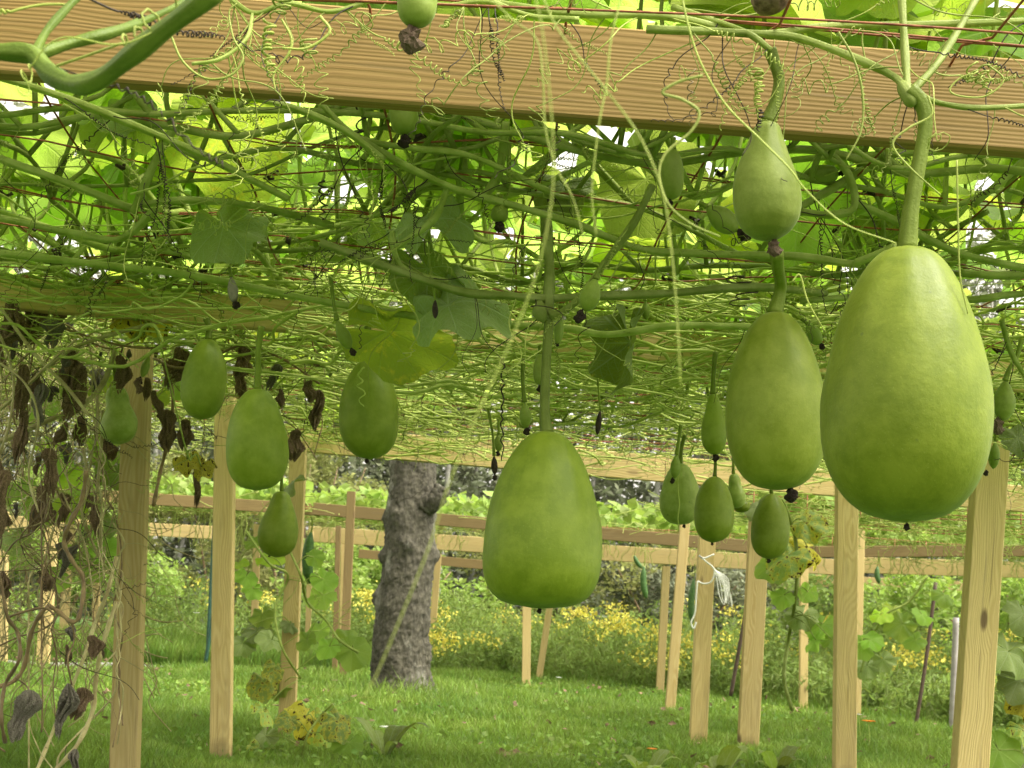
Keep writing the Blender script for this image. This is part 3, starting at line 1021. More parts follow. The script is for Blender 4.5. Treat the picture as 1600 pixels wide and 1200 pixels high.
def lathe(R, kind, H, W, nu=48, nv=56, lump=.012, ribs=0.0, bend=0.0):
    ts, rs = PROF[kind]
    t = np.concatenate([[0.0], (1 - np.cos(np.linspace(.12, math.pi - .12, nv))) / 2, [1.0]])
    # smooth monotone-ish interpolation
    tt = np.linspace(0, 1, 400)
    rr = np.interp(tt, ts, rs)
    rr2 = rr.copy()
    for _ in range(3):
        rr2 = np.convolve(np.pad(rr2, 9, mode='edge'), np.ones(19) / 19, 'valid')
    rr3 = rr.copy()
    for _ in range(3):
        rr3 = np.convolve(np.pad(rr3, 2, mode='edge'), np.ones(5) / 5, 'valid')
    w_ = np.clip((np.minimum(tt, 1 - tt) - .02) / .12, 0, 1)
    w_ = w_ * w_ * (3 - 2 * w_)
    rr = rr3 * (1 - w_) + rr2 * w_
    r_ = np.interp(t, tt, rr) * W / 2
    r_[0] = r_[-1] = W * .002
    a = np.arange(nu) * 2 * math.pi / nu
    p = R.rand(6) * 6.28
    mod = 1 + lump * (np.sin(2 * a + p[0])[None] * np.sin(5 * t + p[1])[:, None] + .7 * np.sin(3 * a + p[2])[None] * np.sin(8 * t + p[3])[:, None])
    for _ in range(9):
        da, dt, dz, dw = R.rand() * 6.28, .1 + .75 * R.rand(), (-.012 if R.rand() < .6 else .010) * (1 + R.rand()), .05 + .12 * R.rand()
        aa = (a - da + math.pi) % (2 * math.pi) - math.pi
        mod = mod + dz * np.exp(-(aa[None] / (dw * 3)) ** 2 - ((t[:, None] - dt) / dw) ** 2)
    mod = mod + ribs * np.cos(10 * a)[None] * np.exp(-(t / .35) ** 2)[:, None]
    rad = r_[:, None] * mod
    z = -t * H
    lop = (R.rand() - .5) * .10
    bx = bend * W * np.sin(math.pi * t) + lop * W * np.sin(math.pi * t) * np.cos(math.pi * t) + .02 * W * math.sin(R.rand() * 6) * np.sin(math.pi * t)
    V = np.stack([rad * np.cos(a) + bx[:, None], rad * np.sin(a), np.repeat(z[:, None], nu, 1)], -1)
    n = len(t)
    i = np.arange(n - 1)[:, None] * nu
    j = np.arange(nu)[None]
    F = np.stack([i + j, i + nu + j, i + nu + (j + 1) % nu, i + (j + 1) % nu], -1).reshape(-1, 4)
    return V.reshape(-1, 3), F


def gourd(top, bot, wpx, d, label, kind='egg', mat=None, stem=None, stem_w=9, flower=None, fl=14, seed=0, lump=.014, ribs=.014,
          group='gourds hanging below the net', bend=0, cat='gourd', name='gourd', fmat=0, stem_d=None):
    """top / bot = pixel ends of the fruit; stem = pixel points from fruit top upward"""
    R = np.random.RandomState(seed + 300)
    a, b = P(*top, d), P(*bot, d)
    ax = Vector(b - a)
    H = ax.length
    W = wpx * d / FPX
    V, F = lathe(R, kind, H, W, lump=lump, ribs=ribs, bend=bend, nu=40 if wpx < 100 else 72, nv=40 if wpx < 100 else 80)
    r = root(name, a, label, cat, group)
    q = aim(-ax.normalized(), R.rand() * 6.28 if not bend else 0, 'Z')
    obj('fruit', mesh('fruit', V, F, mat or M_GOURD), r, rot=q)
    if stem:
        ds = stem_d or [d] * (len(stem) + 1)
        pts = [np.array(a) + (b - a) * .012] + [P(x_, y_, dd) for (x_, y_), dd in zip(stem, ds[1:])]
        sw = stem_w * d / FPX / 2
        s = spline(pts, 8)
        V, F = tube(s, [sw * 1.35, sw, sw * .92, sw, sw * 1.15], 15, ridges=5)
        part('stalk', V, F, M_STALK, r)
    if flower:
        fp = P(*flower, d) if flower is not True else b
        s = fl * d / FPX
        dr = ax.normalized()
        me = (FLOW if fmat == 0 else FLOWB)[seed % (3 if fmat == 0 else 2)]
        obj('withered_flower', me, r, loc=Vector(fp) - r.location - dr * s * .1, rot=aim(-dr, seed, 'Z'), scale=(s * .8, s * .8, s))
    return r


gourd((1419, 385), (1412, 816), 265, 1.92, 'largest gourd, a broad bright green egg hanging on a thick stalk at the right', 'egg', stem=[(1424, 330), (1436, 260), (1447, 195), (1440, 160), (1420, 140)], stem_w=24, flower=(1417, 818), fl=13, seed=1)
gourd((1211, 487), (1214, 766), 160, 2.55, 'second largest gourd, tucked behind the left side of the largest one', 'egg', M_GOURDL, stem=[(1220, 450), (1216, 420), (1214, 395)], stem_w=19, flower=(1236, 762), fl=26, seed=2, stem_d=[2.55, 2.55, 2.5, 2.45])
gourd((1200, 189), (1197, 376), 109, 2.02, 'pear shaped young gourd hanging in front of the nearest beam', 'pear', M_YOUNG, stem=[(1212, 160), (1218, 125), (1210, 95), (1204, 78)], stem_w=19, flower=(1210, 376), fl=30, seed=3, lump=.02, fmat=1)
gourd((855, 673), (843, 951), 189, 2.6, 'big smooth gourd hanging alone at the centre of the photo', 'blunt', stem=[(851, 640), (854, 560), (858, 500), (857, 480)], stem_w=15, flower=(843, 950), fl=10, seed=4)
gourd((577, 560), (578, 718), 93, 3.6, 'dull green barrel shaped gourd hanging above the left of the bare trunk', 'oval', M_GOURDL, stem=[(576, 530), (574, 510)], stem_w=9, flower=(573, 716), fl=9, seed=5, lump=.02)
gourd((402, 607), (402, 766), 99, 3.4, 'plump gourd on a long straight stalk in front of the second post', 'egg', M_GOURDL, stem=[(403, 570), (404, 540), (408, 510)], stem_w=9, seed=6, lump=.02)
gourd((326, 529), (313, 656), 70, 3.7, 'tilted long gourd at the upper left with a dark thread over it', 'oval', M_GOURDL, stem=[(326, 510), (322, 498)], stem_w=9, seed=7, lump=.03)
gourd((181, 602), (189, 694), 58, 4.3, 'pale lumpy gourd hanging in front of the thick left post', 'fig', M_PALE, stem=[(180, 590), (178, 570)], stem_w=6, flower=None, seed=8, lump=.05)
gourd((440, 767), (432, 871), 63, 4.6, 'lowest gourd on the left, hanging in front of the third post', 'pear', M_GOURDL, stem=[(440, 745), (442, 735)], stem_w=5, flower=(421, 866), fl=5, seed=9, lump=.015)
gourd((1063, 724), (1062, 820), 64, 4.3, 'light green gourd of the right cluster with a coiled tendril on it', 'egg', M_PALE, stem=[(1065, 700), (1070, 680)], stem_w=6, flower=(1069, 819), fl=7, seed=10, ribs=.02)
gourd((1117, 744), (1113, 848), 62, 4.0, 'middle gourd of the right cluster, in front of the post with white string', 'oval', M_GOURDL, stem=[(1118, 725), (1118, 705)], stem_w=5, flower=(1113, 847), fl=6, seed=11)
gourd((1206, 771), (1201, 874), 60, 4.1, 'right gourd of the cluster, hanging below the second largest gourd', 'oval', M_GOURDL, stem=[(1204, 755), (1203, 735)], stem_w=5, flower=(1201, 872), fl=9, seed=12)
gourd((1146, 740), (1153, 794), 30, 4.6, 'small knobbly gourd peeping out between the middle and right gourds of the cluster', 'fig', M_PALE, stem=[(1146, 715), (1148, 690)], stem_w=4, seed=13, lump=.06)
gourd((1158, 778), (1160, 801), 26, 4.7, 'bottom of a gourd showing below the small knobbly one', 'oval', M_GOURD, stem=[(1158, 765)], stem_w=4, seed=14)
gourd((1114, 615), (1117, 711), 40, 3.5, 'narrow gourd hanging above the middle gourd of the cluster', 'pear', M_GOURDL, stem=[(1115, 585), (1118, 550)], stem_w=7, flower=(1118, 709), fl=14, seed=15, lump=.02)
gourd((652, -58), (651, 43), 66, 1.82, 'blurred young gourd cut by the top edge, with a brown dead flower', 'oval', M_YOUNG, stem=[(652, -100)], stem_w=14, flower=(643, 43), fl=50, seed=16, fmat=1, lump=.02)
gourd((629, 130), (632, 211), 48, 2.42, 'young gourd showing just below the nearest beam, with a black flower', 'oval', M_YOUNG, stem=[(628, 100)], stem_w=9, flower=(632, 210), fl=26, seed=17)
gourd((931, 435), (914, 487), 33, 2.5, 'tiny hairy gourd on the side shoot above the centre gourd', 'spindle', M_YOUNG, stem=[(935, 424), (944, 408)], stem_w=7, flower=(909, 486), fl=23, seed=18)
gourd((1571, 594), (1567, 658), 36, 3.0, 'little gourd at the right edge beside the largest one', 'spindle', M_YOUNG, stem=[(1578, 575), (1588, 560), (1597, 530)], stem_w=7, flower=(1559, 655), fl=28, seed=19, fmat=1)
gourd((1104, 322), (1152, 362), 40, 2.5, 'slanting little gourd left of the pear shaped one', 'spindle', M_YOUNG, stem=[(1092, 316)], stem_w=8, flower=(1154, 360), fl=26, seed=20)
gourd((1254, 276), (1310, 271), 32, 2.6, 'sideways little gourd just right of the pear shaped one', 'oval', M_YOUNG, stem=[(1244, 278)], stem_w=8, flower=(1309, 272), fl=12, seed=21)
gourd((1052, 232), (1048, 312), 40, 2.4, 'little gourd behind the blurred tendril loop, under the nearest beam', 'oval', M_YOUNG, stem=[(1052, 215)], stem_w=8, flower=(1047, 312), fl=14, seed=22)
gourd((843, 553), (846, 603), 24, 3.4, 'small pale gourd just left of the centre gourd stalk', 'oval', M_PALE, stem=[(843, 540)], stem_w=5, flower=(844, 601), fl=14, seed=23)
gourd((1057, 710), (1054, 748), 17, 3.8, 'tiny dark green gourd hanging in front of the light gourd of the cluster', 'spindle', M_YOUNG, stem=[(1060, 690), (1064, 664)], stem_w=5, flower=(1051, 747), fl=10, seed=24)
gourd((820, 628), (822, 670), 19, 3.3, 'tiny yellowish gourd left of the centre gourd, on a thin stalk', 'spindle', M_YOUNG, stem=[(817, 600), (817, 560)], stem_w=6, flower=(823, 668), fl=14, seed=25)
gourd((779, 678), (779, 706), 14, 3.6, 'tiny gourd hanging among black threads above the left shoulder of the centre gourd', 'spindle', M_YOUNG, stem=[(779, 655)], stem_w=4, flower=(778, 705), fl=9, seed=26)
gourd((772, 712), (773, 742), 11, 3.5, 'black dried tiny gourd at the left shoulder of the centre gourd', 'spindle', M_BLACK, stem=[(770, 680), (763, 640)], stem_w=4, flower=(773, 742), fl=10, seed=27)
gourd((361, 432), (366, 474), 17, 2.9, 'grey brown dried little gourd at the upper left', 'spindle', M_GREYDRY, stem=[(358, 418)], stem_w=5, flower=(368, 470), fl=16, seed=28)
gourd((680, 468), (680, 498), 10, 2.7, 'black dried tiny gourd on a thread over the big dark leaf', 'spindle', M_BLACK, stem=[(676, 440), (670, 400), (671, 370)], stem_w=3, seed=29)
gourd((526, 500), (547, 546), 22, 3.0, 'half withered little gourd above the barrel shaped one', 'spindle', M_YOUNG, stem=[(521, 470), (516, 430)], stem_w=6, flower=(549, 545), fl=14, seed=30)
gourd((1262, 506), (1281, 538), 22, 2.9, 'little gourd showing between the two largest gourds', 'oval', M_YOUNG, stem=[(1252, 498)], stem_w=5, flower=(1282, 537), fl=12, seed=31)
gourd((1555, 690), (1552, 733), 18, 4.0, 'small gourd over the top of the thick right post', 'spindle', M_YOUNG, stem=[(1556, 670)], stem_w=4, flower=(1541, 735), fl=10, seed=32)
gourd((782, 318), (780, 348), 28, 2.6, 'stubby young gourd above the big dark leaf', 'oval', M_YOUNG, stem=[(782, 305)], stem_w=8, flower=(781, 345), fl=22, seed=33)
gourd((876, 490), (871, 540), 15, 2.65, 'finger shaped young gourd beside the top of the centre gourd stalk', 'spindle', M_YOUNG, stem=[(876, 478)], stem_w=7, seed=34, flower=(871, 534), fl=9)
gourd((938, 640), (933, 680), 10, 3.5, 'black dried tiny gourd right of the centre gourd stalk', 'spindle', M_BLACK, stem=[(936, 620), (934, 590)], stem_w=3, seed=35)
gourd((233, 555), (222, 590), 14, 4.2, 'tiny pale gourd above the lumpy one', 'spindle', M_PALE, stem=[(238, 545)], stem_w=4, flower=(219, 590), fl=14, seed=36)
gourd((1192, -30), (1216, 20), 70, 1.95, 'brown dried fruit cut by the top edge above the pear shaped gourd', 'spindle', M_BROWNFL, seed=37, lump=.09)
gourd((1008, 470), (1010, 500), 14, 3.2, 'tiny young gourd in the net right of the centre', 'spindle', M_YOUNG, stem=[(1006, 455)], stem_w=4, seed=38)

# cucumbers
for i, (a, b, w, dd, lab) in enumerate([((486, 832), (483, 912), 17, 6.4, 'dark green cucumber hanging right of the third post'), ((1006, 885), (1010, 935), 10, 13.2, 'long cucumber hanging below the far brown beam'),
                                        ((991, 868), (1003, 888), 7, 13.3, 'short slanted cucumber directly under the far brown beam'), ((1084, 905), (1081, 975), 10, 9.5, 'cucumber left of the white string post'),
                                        ((1371, 885), (1374, 912), 8, 13.0, 'small cucumber between the two right posts')]):
    R = np.random.RandomState(i)
    r = root('cucumber', P(*a, dd), lab, 'cucumber', 'cucumbers hanging from the trellises')
    m = [(a[0] + b[0]) / 2 - w * .25, (a[1] + b[1]) / 2]
    s = spline([P(*a, dd), P(*m, dd), P(*b, dd)], 12)
    ww = w * dd / FPX / 2
    part('fruit', *tube(s, [ww * .25, ww * .8, ww * .97, ww, ww, ww * .9, ww * .3], 16), M_CUKE, r)
    part('stalk', *tube(spline([P(a[0], a[1] + 1, dd), P(a[0] + 2, a[1] - 12, dd), P(a[0] + 1, a[1] - 24, dd)], 4), ww * .16, 6), M_STALK, r)

# ================================================================== HAND PLACED VINES


def handvine(label, paths, seed, n_leaf=0, n_t=10, n_d=5, rads=None, name='gourd_vine', mat=None, ridges=5):
    """paths: list of (pixel points with optional depth, width px)"""
    R = np.random.RandomState(seed + 900)
    first = paths[0][0][0]
    r = root(name, P(first[0], first[1], first[2]), label, 'vine', 'gourd vines on the trellis')
    prts, allp = [], []
    for pts, w in paths:
        W3 = [P(*q) for q in pts]
        dm = np.mean([q[2] for q in pts])
        s = spline(W3, 8)
        allp.append(s)
        rr = w * dm / FPX / 2
        n = len(s)
        # swell at the joints
        prof = rr * (1 + .10 * np.sin(np.linspace(0, n * .5, n) + seed))
        if w >= 20 and len(pts) <= 3:      # a swollen joint
            prof = prof * (.42 + .62 * np.sin(np.linspace(.15, math.pi - .15, n)))
        prts.append(tube(s, prof, 15, ridges=ridges))
    part('stem', *merge(prts), mat or M_STEM, r)
    A = np.concatenate(allp)
    for i in range(n_t):
        p = A[R.randint(len(A))]
        dv = np.array([R.randn(), R.randn() * .5, -.8 + R.randn() * .8])
        put_tendril(r, p, dv, R.rand() * 6, TEND[R.randint(len(TEND))], .6 + .5 * R.rand())
    for i in range(n_d):
        p = A[R.randint(len(A))]
        dv = np.array([R.randn(), R.randn() * .4, -.6 + R.randn() * .6])
        put_tendril(r, p, dv, R.rand() * 6, DEAD[R.randint(len(DEAD))], .6 + .5 * R.rand(), 'dead_tendril')
    return r


hv = {}
hv[0] = handvine('very thick blurred vine bending down in front of the beam at the top left corner',
                 [([(-60, 76, 1.15), (0, 80, 1.15), (48, 84, 1.15), (75, 112, 1.14), (110, 130, 1.12), (150, 128, 1.1), (200, 92, 1.08), (260, 45, 1.06), (340, -15, 1.04)], 31),
                  ([(55, 82, 1.15), (72, 50, 1.17), (100, 18, 1.2), (125, -8, 1.22)], 13), ([(60, 84, 1.16), (110, 68, 1.18), (170, 52, 1.2), (215, 38, 1.24)], 18),
                  ([(215, 38, 1.24), (270, 12, 1.3), (310, -12, 1.34)], 10)], 1, n_t=3, n_d=2, mat=M_DARKVINE)
hv[1] = handvine('vine running down to the right just under the left end of the nearest beam',
                 [([(-40, 108, 2.35), (95, 150, 2.38), (240, 208, 2.42), (330, 248, 2.5), (450, 310, 2.6)], 12),
                  ([(390, 150, 2.3), (470, 172, 2.35), (540, 205, 2.4), (600, 250, 2.45)], 11)], 2, n_t=12, n_d=8)
hv[2] = handvine('vine with a knobbed joint and a cut stub in the left part of the net',
                 [([(-40, 232, 2.6), (20, 255, 2.62), (110, 287, 2.65), (205, 326, 2.7)], 12), ([(207, 332, 2.68), (225, 290, 2.66), (250, 235, 2.64), (290, 170, 2.62)], 13),
                  ([(215, 320, 2.7), (290, 312, 2.72), (400, 322, 2.8), (520, 352, 2.9)], 11), ([(0, 340, 2.8), (120, 365, 2.85), (190, 372, 2.85), (245, 325, 2.8)], 11)], 3, n_t=14, n_d=8)
hv[3] = handvine('long vine sweeping across the middle from the beam to the top of the largest gourd',
                 [([(560, 215, 2.45), (640, 262, 2.5), (720, 298, 2.55), (800, 320, 2.6), (900, 350, 2.62), (1000, 388, 2.65), (1100, 396, 2.62), (1240, 400, 2.55), (1330, 412, 2.5), (1345, 408, 2.45), (1400, 385, 2.4)], 12),
                  ([(500, 160, 2.4), (560, 215, 2.45), (650, 232, 2.5), (740, 245, 2.55), (860, 300, 2.6)], 10), ([(750, 312, 2.6), (775, 280, 2.6), (785, 240, 2.58), (790, 190, 2.55)], 14)], 4, n_t=18, n_d=8)
hv[4] = handvine('vine that carries the centre gourd, with a swollen joint above its stalk',
                 [([(500, 378, 2.6), (620, 422, 2.62), (720, 455, 2.65), (800, 462, 2.6), (850, 466, 2.6), (930, 462, 2.62), (1040, 458, 2.65), (1180, 448, 2.7), (1290, 458, 2.8)], 13),
                  ([(857, 485, 2.6), (872, 492, 2.58), (910, 462, 2.56), (945, 412, 2.54), (990, 350, 2.5), (1020, 290, 2.5)], 12), ([(852, 500, 2.6), (856, 480, 2.6), (858, 466, 2.6), (858, 400, 2.62), (852, 330, 2.66)], 16),
                  ([(842, 470, 2.6), (845, 490, 2.59), (850, 500, 2.6)], 22)], 5, n_t=16, n_d=8)
hv[5] = handvine('vine under the centre leaves running right towards the folded leaf',
                 [([(0, 395, 2.9), (130, 410, 2.95), (300, 430, 3.0), (500, 470, 3.05), (700, 500, 3.05), (880, 512, 3.0), (950, 522, 2.95), (1060, 508, 2.95), (1200, 512, 3.0)], 11),
                  ([(620, 385, 2.6), (635, 375, 2.58), (680, 340, 2.56), (700, 290, 2.54)], 10), ([(612, 360, 2.6), (618, 400, 2.62), (640, 425, 2.64), (700, 440, 2.66)], 9)], 6, n_t=16, n_d=8)
hv[6] = handvine('vine with a forked joint that carries the largest gourd',
                 [([(1010, 45, 2.0), (1180, 52, 2.0), (1250, 60, 2.0), (1330, 88, 1.98), (1395, 118, 1.95), (1418, 142, 1.92)], 13),
                  ([(1408, -30, 2.0), (1412, 40, 1.98), (1416, 100, 1.95), (1418, 142, 1.92)], 13), ([(1422, 145, 1.92), (1460, 105, 1.95), (1490, 60, 2.0), (1530, -10, 2.05)], 12),
                  ([(1440, 152, 1.92), (1475, 162, 1.93), (1530, 168, 1.95), (1640, 163, 2.0)], 9), ([(1408, 130, 1.93), (1420, 150, 1.92), (1430, 165, 1.92)], 24)], 7, n_t=16, n_d=6)
hv[7] = handvine('pale vine lying along the top of the beam at the upper right',
                 [([(700, -10, 2.0), (800, 8, 2.0), (900, 22, 2.0), (1040, 25, 2.0), (1180, 52, 2.02), (1300, 40, 2.04), (1450, 38, 2.06), (1660, 30, 2.1)], 12),
                  ([(1050, 10, 2.02), (1160, 48, 2.0), (1205, 78, 2.0)], 10)], 8, n_t=30, n_d=9)
hv[11] = handvine('thin leafy side vine hanging over the top edge of the nearest beam left of centre',
                 [([(340, -20, 1.95), (395, 20, 1.93), (450, 5, 1.92), (520, 18, 1.92), (600, -8, 1.93)], 8), ([(395, 20, 1.93), (385, 60, 1.9), (345, 92, 1.88), (300, 100, 1.88)], 6),
                  ([(620, -15, 1.95), (690, 8, 1.95), (760, 2, 1.95), (830, 25, 1.96), (905, 30, 1.96)], 9)], 12, n_t=34, n_d=8)
hv[8] = handvine('vine bundle behind the pear shaped gourd, bending under the right end of the beam',
                 [([(1240, 330, 2.6), (1290, 300, 2.6), (1400, 240, 2.6), (1500, 215, 2.6), (1640, 190, 2.6)], 13), ([(1250, 330, 2.55), (1300, 335, 2.55), (1335, 322, 2.55), (1325, 270, 2.55), (1280, 220, 2.55), (1250, 180, 2.5)], 12),
                  ([(1335, 315, 2.6), (1400, 345, 2.65), (1500, 395, 2.7), (1660, 430, 2.75)], 12), ([(1520, 320, 2.6), (1580, 270, 2.6), (1660, 200, 2.6)], 12)], 9, n_t=16, n_d=6)
hv[9] = handvine('vine at the right edge whose joints stand behind the largest gourd',
                 [([(1250, 470, 2.8), (1400, 460, 2.8), (1510, 468, 2.8), (1580, 460, 2.8), (1680, 455, 2.85)], 11), ([(1500, 425, 2.8), (1560, 430, 2.8), (1680, 428, 2.8)], 12),
                  ([(1565, 500, 2.9), (1580, 550, 2.95), (1610, 600, 3.0)], 8)], 10, n_t=10, n_d=5)
# vines hanging down by the posts, still green
hv[10] = handvine('bent green brown vine curving down past the pale lumpy gourd',
                  [([(180, 545, 4.2), (160, 600, 4.2), (120, 640, 4.15), (80, 655, 4.1), (0, 690, 4.1)], 8), ([(0, 640, 4.0), (90, 560, 4.0), (150, 530, 4.0), (260, 500, 4.0)], 6),
                   ([(0, 480, 3.9), (60, 560, 3.9), (100, 600, 3.9), (140, 650, 3.9)], 5)], 11, n_t=12, n_d=10, mat=M_DRYSTEM)

# foreground out of focus tendrils
FT = [([(832, -20), (846, 40), (856, 120), (864, 220), (862, 310), (840, 420), (795, 540), (742, 655), (700, 760), (672, 850), (628, 960), (590, 1050), (568, 1090)], .62, 2.8, 'long blurred tendril trailing down past the bare trunk to the grass'),
      ([(842, -20), (868, 40), (905, 90), (950, 145), (1000, 215), (1035, 300), (1050, 400), (1058, 500), (1064, 610)], .75, 3.2, 'blurred tendril arching down to the right of the centre gourd stalk'),
      ([(748, -20), (800, 30), (838, 62), (848, 120), (852, 200), (868, 260), (895, 310), (915, 385)], .8, 3, 'blurred tendril from the top edge crossing the beam above the centre gourd'),
      ([(975, -20), (955, 60), (948, 130), (935, 200), (925, 300), (932, 370)], .8, 3, 'thin blurred tendril hanging straight in the middle of the nearest beam'),
      ([(1062, -20), (1078, 50), (1098, 105), (1135, 165), (1185, 215), (1232, 262), (1262, 300), (1320, 350), (1400, 380)], 1.3, 3.6, 'pale tendril crossing in front of the pear shaped gourd'),
      ([(1098, 118), (1060, 128), (1035, 145), (1065, 155), (1092, 175), (1080, 205), (1040, 240), (1030, 275), (1045, 320), (1080, 350), (1125, 370)], 1.1, 5, 'blurred loop of tendril left of the pear shaped gourd'),
      ([(1310, 50), (1335, 95), (1348, 150), (1345, 205), (1322, 250)], 1.8, 4, 'curved tendril hanging between the pear shaped gourd and the thick stalk'),
      ([(1450, 150), (1455, 180), (1420, 200), (1395, 225), (1420, 260), (1470, 305)], 1.8, 4, 'looping tendril crossing the thick stalk of the largest gourd'),
      ([(1495, 250), (1497, 350), (1500, 430), (1512, 490)], 1.85, 3, 'straight thin tendril down the right side of the largest gourd'),
      ([(265, 50), (285, 95), (320, 122), (360, 118), (380, 90), (365, 60), (358, 20), (370, 5)], 1.7, 4, 'pale tendril loop at the upper left of the nearest beam'),
      ([(440, 30), (455, 60), (450, 85), (428, 115), (430, 140)], 1.75, 4, 'short tendril hanging near the spiral coil on the beam'),
      ([(500, 25), (515, 50), (480, 75), (440, 75)], 1.7, 5, 'hooked tendril right of the spiral coil on the beam'),
      ([(1238, 440), (1250, 430), (1262, 470), (1290, 520)], 2.0, 3, 'thin tendril over the right shoulder of the second largest gourd')]
for pts, dd, w, lab in FT:
    s = spline([P(a, b, dd) for a, b in pts], 8)
    V, F = tube(s, [w * dd / FPX / 2, w * dd / FPX / 2, w * dd / FPX / 3.2], 7)
    single('tendril', V, F, M_TENDRIL, lab, 'tendril', 'loose tendrils in front of the net', base=s[0])


def spiral_px(r, x, y0, y1, wpx, turns, d, mat, thick=3.5, name='spiral_coil', slant=0):
    n = int(turns * 10)
    u = np.linspace(0, 1, n)
    c0, c1 = P(x, y0, d), P(x + slant, y1, d)
    rr = wpx * d / FPX / 2
    sd = x * .37 + y0 * .11
    a = (u + .035 * np.sin(u * 11 + sd) + .02 * np.sin(u * 23 + sd)) * turns * 2 * math.pi
    ax = (c1 - c0) / np.linalg.norm(c1 - c0)
    e1 = np.cross(ax, [0, 1, 0]); e1 /= np.linalg.norm(e1)
    e2 = np.cross(ax, e1)
    rad = rr * (1 + .22 * np.sin(u * 9 + sd) + .12 * np.sin(u * 21 + sd)) * (1 - .25 * u)
    pts = c0 + u[:, None] * (c1 - c0) + (rad * np.cos(a) + rr * .35 * np.sin(u * 7 + sd))[:, None] * e1 + (rad * np.sin(a))[:, None] * e2
    return part(name, *tube(pts, np.array([1, .95, .8, .55]) * thick * d / FPX / 2, 6), mat, r)


# tight coils that show clearly
r = root('coiled_tendril', P(418, 10, 1.75), 'fat tightly coiled green tendril hanging over the nearest beam at the left', 'tendril')
spiral_px(r, 420, 30, 120, 18, 9, 1.75, M_TENDRIL, 5)
spiral_px(r, 440, -12, 25, 34, 3.5, 1.75, M_TENDRIL, 5)
r = root('coiled_tendril', P(482, 65, 1.8), 'flat snail shaped tendril curl on the nearest beam', 'tendril')
spiral_px(r, 482, 62, 90, 26, 3, 1.8, M_TENDRIL, 4)
r = root('coiled_tendril', P(1185, 120, 1.98), 'coil half green and half black beside the stalk of the pear shaped gourd', 'tendril')
spiral_px(r, 1183, 108, 125, 24, 2.5, 1.98, M_TENDRIL, 4)
spiral_px(r, 1185, 130, 172, 12, 7, 1.98, M_TENDRIL, 3.5)
spiral_px(r, 1187, 172, 204, 9, 6, 1.98, M_DEADTH, 3)
r = root('coiled_tendril', P(1075, 110, 2.05), 'dark wavy dead coil on the beam left of the pear shaped gourd', 'tendril')
spiral_px(r, 1080, 108, 195, 12, 4.5, 2.05, M_BROWNSTEM, 2.6)
r = root('coiled_tendril', P(1535, 110, 1.9), 'knotted ball of pale tendrils at the right end of the nearest beam', 'tendril')
for k in range(5):
    spiral_px(r, 1515 + 9 * k, 104 + 6 * (k % 2), 128 + 5 * k, 26 - 3 * k, 2.5, 1.9 + .01 * k, M_TENDRIL, 3, slant=14 - 6 * k)
part('loose_loop', *tube(spline([P(a, b, 1.9) for a, b in [(1545, 102), (1568, 125), (1540, 150), (1500, 150), (1484, 140), (1500, 122), (1520, 115)]], 8), 3 * 1.9 / FPX / 2, 6), M_TENDRIL, r)
for (x_, y0, y1, w_, tn, dd, mt, lab) in [(566, 160, 250, 22, 4, 2.5, M_DEADTH, 'black spring coil under the beam at the left of the young gourd'), (505, 280, 345, 14, 5, 2.7, M_DEADTH, 'black curl on the net left of centre'),
                                          (564, 575, 635, 12, 3, 3.3, M_TENDRIL, 'pale squiggle lying on the barrel shaped gourd'), (1045, 560, 640, 26, 3, 3.2, M_TENDRIL, 'pale tendril curl right of the folded leaf'),
                                          (1060, 690, 830, 3, 3, 3.9, M_TENDRIL, 'thin pale thread hanging in front of the light gourd'), (785, 560, 720, 5, 8, 3.3, M_DEADTH, 'black crinkled thread left of the centre gourd stalk'),
                                          (1157, 430, 480, 40, 4, 2.7, M_DEADTH, 'tangled dark curl left of the second largest gourd')]:
    r = root('coiled_tendril', P(x_, y0, dd), lab, 'tendril')
    spiral_px(r, x_, y0, y1, w_, tn, dd, mt, 3)

# big clear leaves of the hand placed vines
def px_leaf(v, px, py, d, wpx, me, nrm, head, name='leaf', label=None, scl=None):
    s = wpx * d / FPX / .95
    return put_leaf(hv[v], P(px, py, d), nrm, head, s, me, name, label, scl)


px_leaf(3, 660, 345, 2.75, 160, LEAVES_D[0], (-.15, -.62, .77), (.93, -.1, -.25), label='large grey green leaf seen from above', scl=(1, .8, 1.6))
px_leaf(4, 700, 478, 2.8, 175, LEAVES_D[1], (-.25, -.78, .55), (.9, -.1, .22), label='grey green leaf hanging below the net', scl=(1, .75, 2.0))
px_leaf(4, 668, 420, 2.84, 150, LEAVES_D[2], (.1, .75, .5), (.45, -.1, -.85), label='shaded green underside of a hanging leaf', scl=(1, .7, 1.6))
px_leaf(4, 605, 518, 3.1, 200, LEAF_L[0], (-.25, .62, .7), (.85, .1, -.42), label='lime green leaf with small holes', scl=(1, .75, 1.2))
px_leaf(2, 350, 350, 2.9, 140, LEAVES_D[2], (-.1, -.8, .5), (.6, -.2, -.75), label='dark leaf with black spots')
px_leaf(1, 350, 205, 2.9, 230, LEAVES[9], (.1, .7, .6), (.6, .1, -.6), label='big lime leaf glowing against the light')
px_leaf(1, 190, 175, 2.8, 110, LEAVES_D[1], (-.2, -.8, .5), (.9, -.1, -.1))
px_leaf(5, 985, 535, 3.2, 150, LEAVES_D[2], (.75, .6, .15), (-.25, .1, -.95), label='leaf folded along its middle', scl=(1, .7, 1.8))
px_leaf(3, 880, 290, 2.9, 110, LEAVES_D[1], (-.2, -.8, .5), (-.3, -.1, -.8), label='pale grey leaf underside')
px_leaf(8, 1250, 300, 3.0, 210, LEAVES[2], (.1, .75, .6), (-.5, .2, -.6))
px_leaf(8, 1010, 280, 3.0, 200, LEAVES[4], (-.1, .75, .6), (.5, .2, -.6))
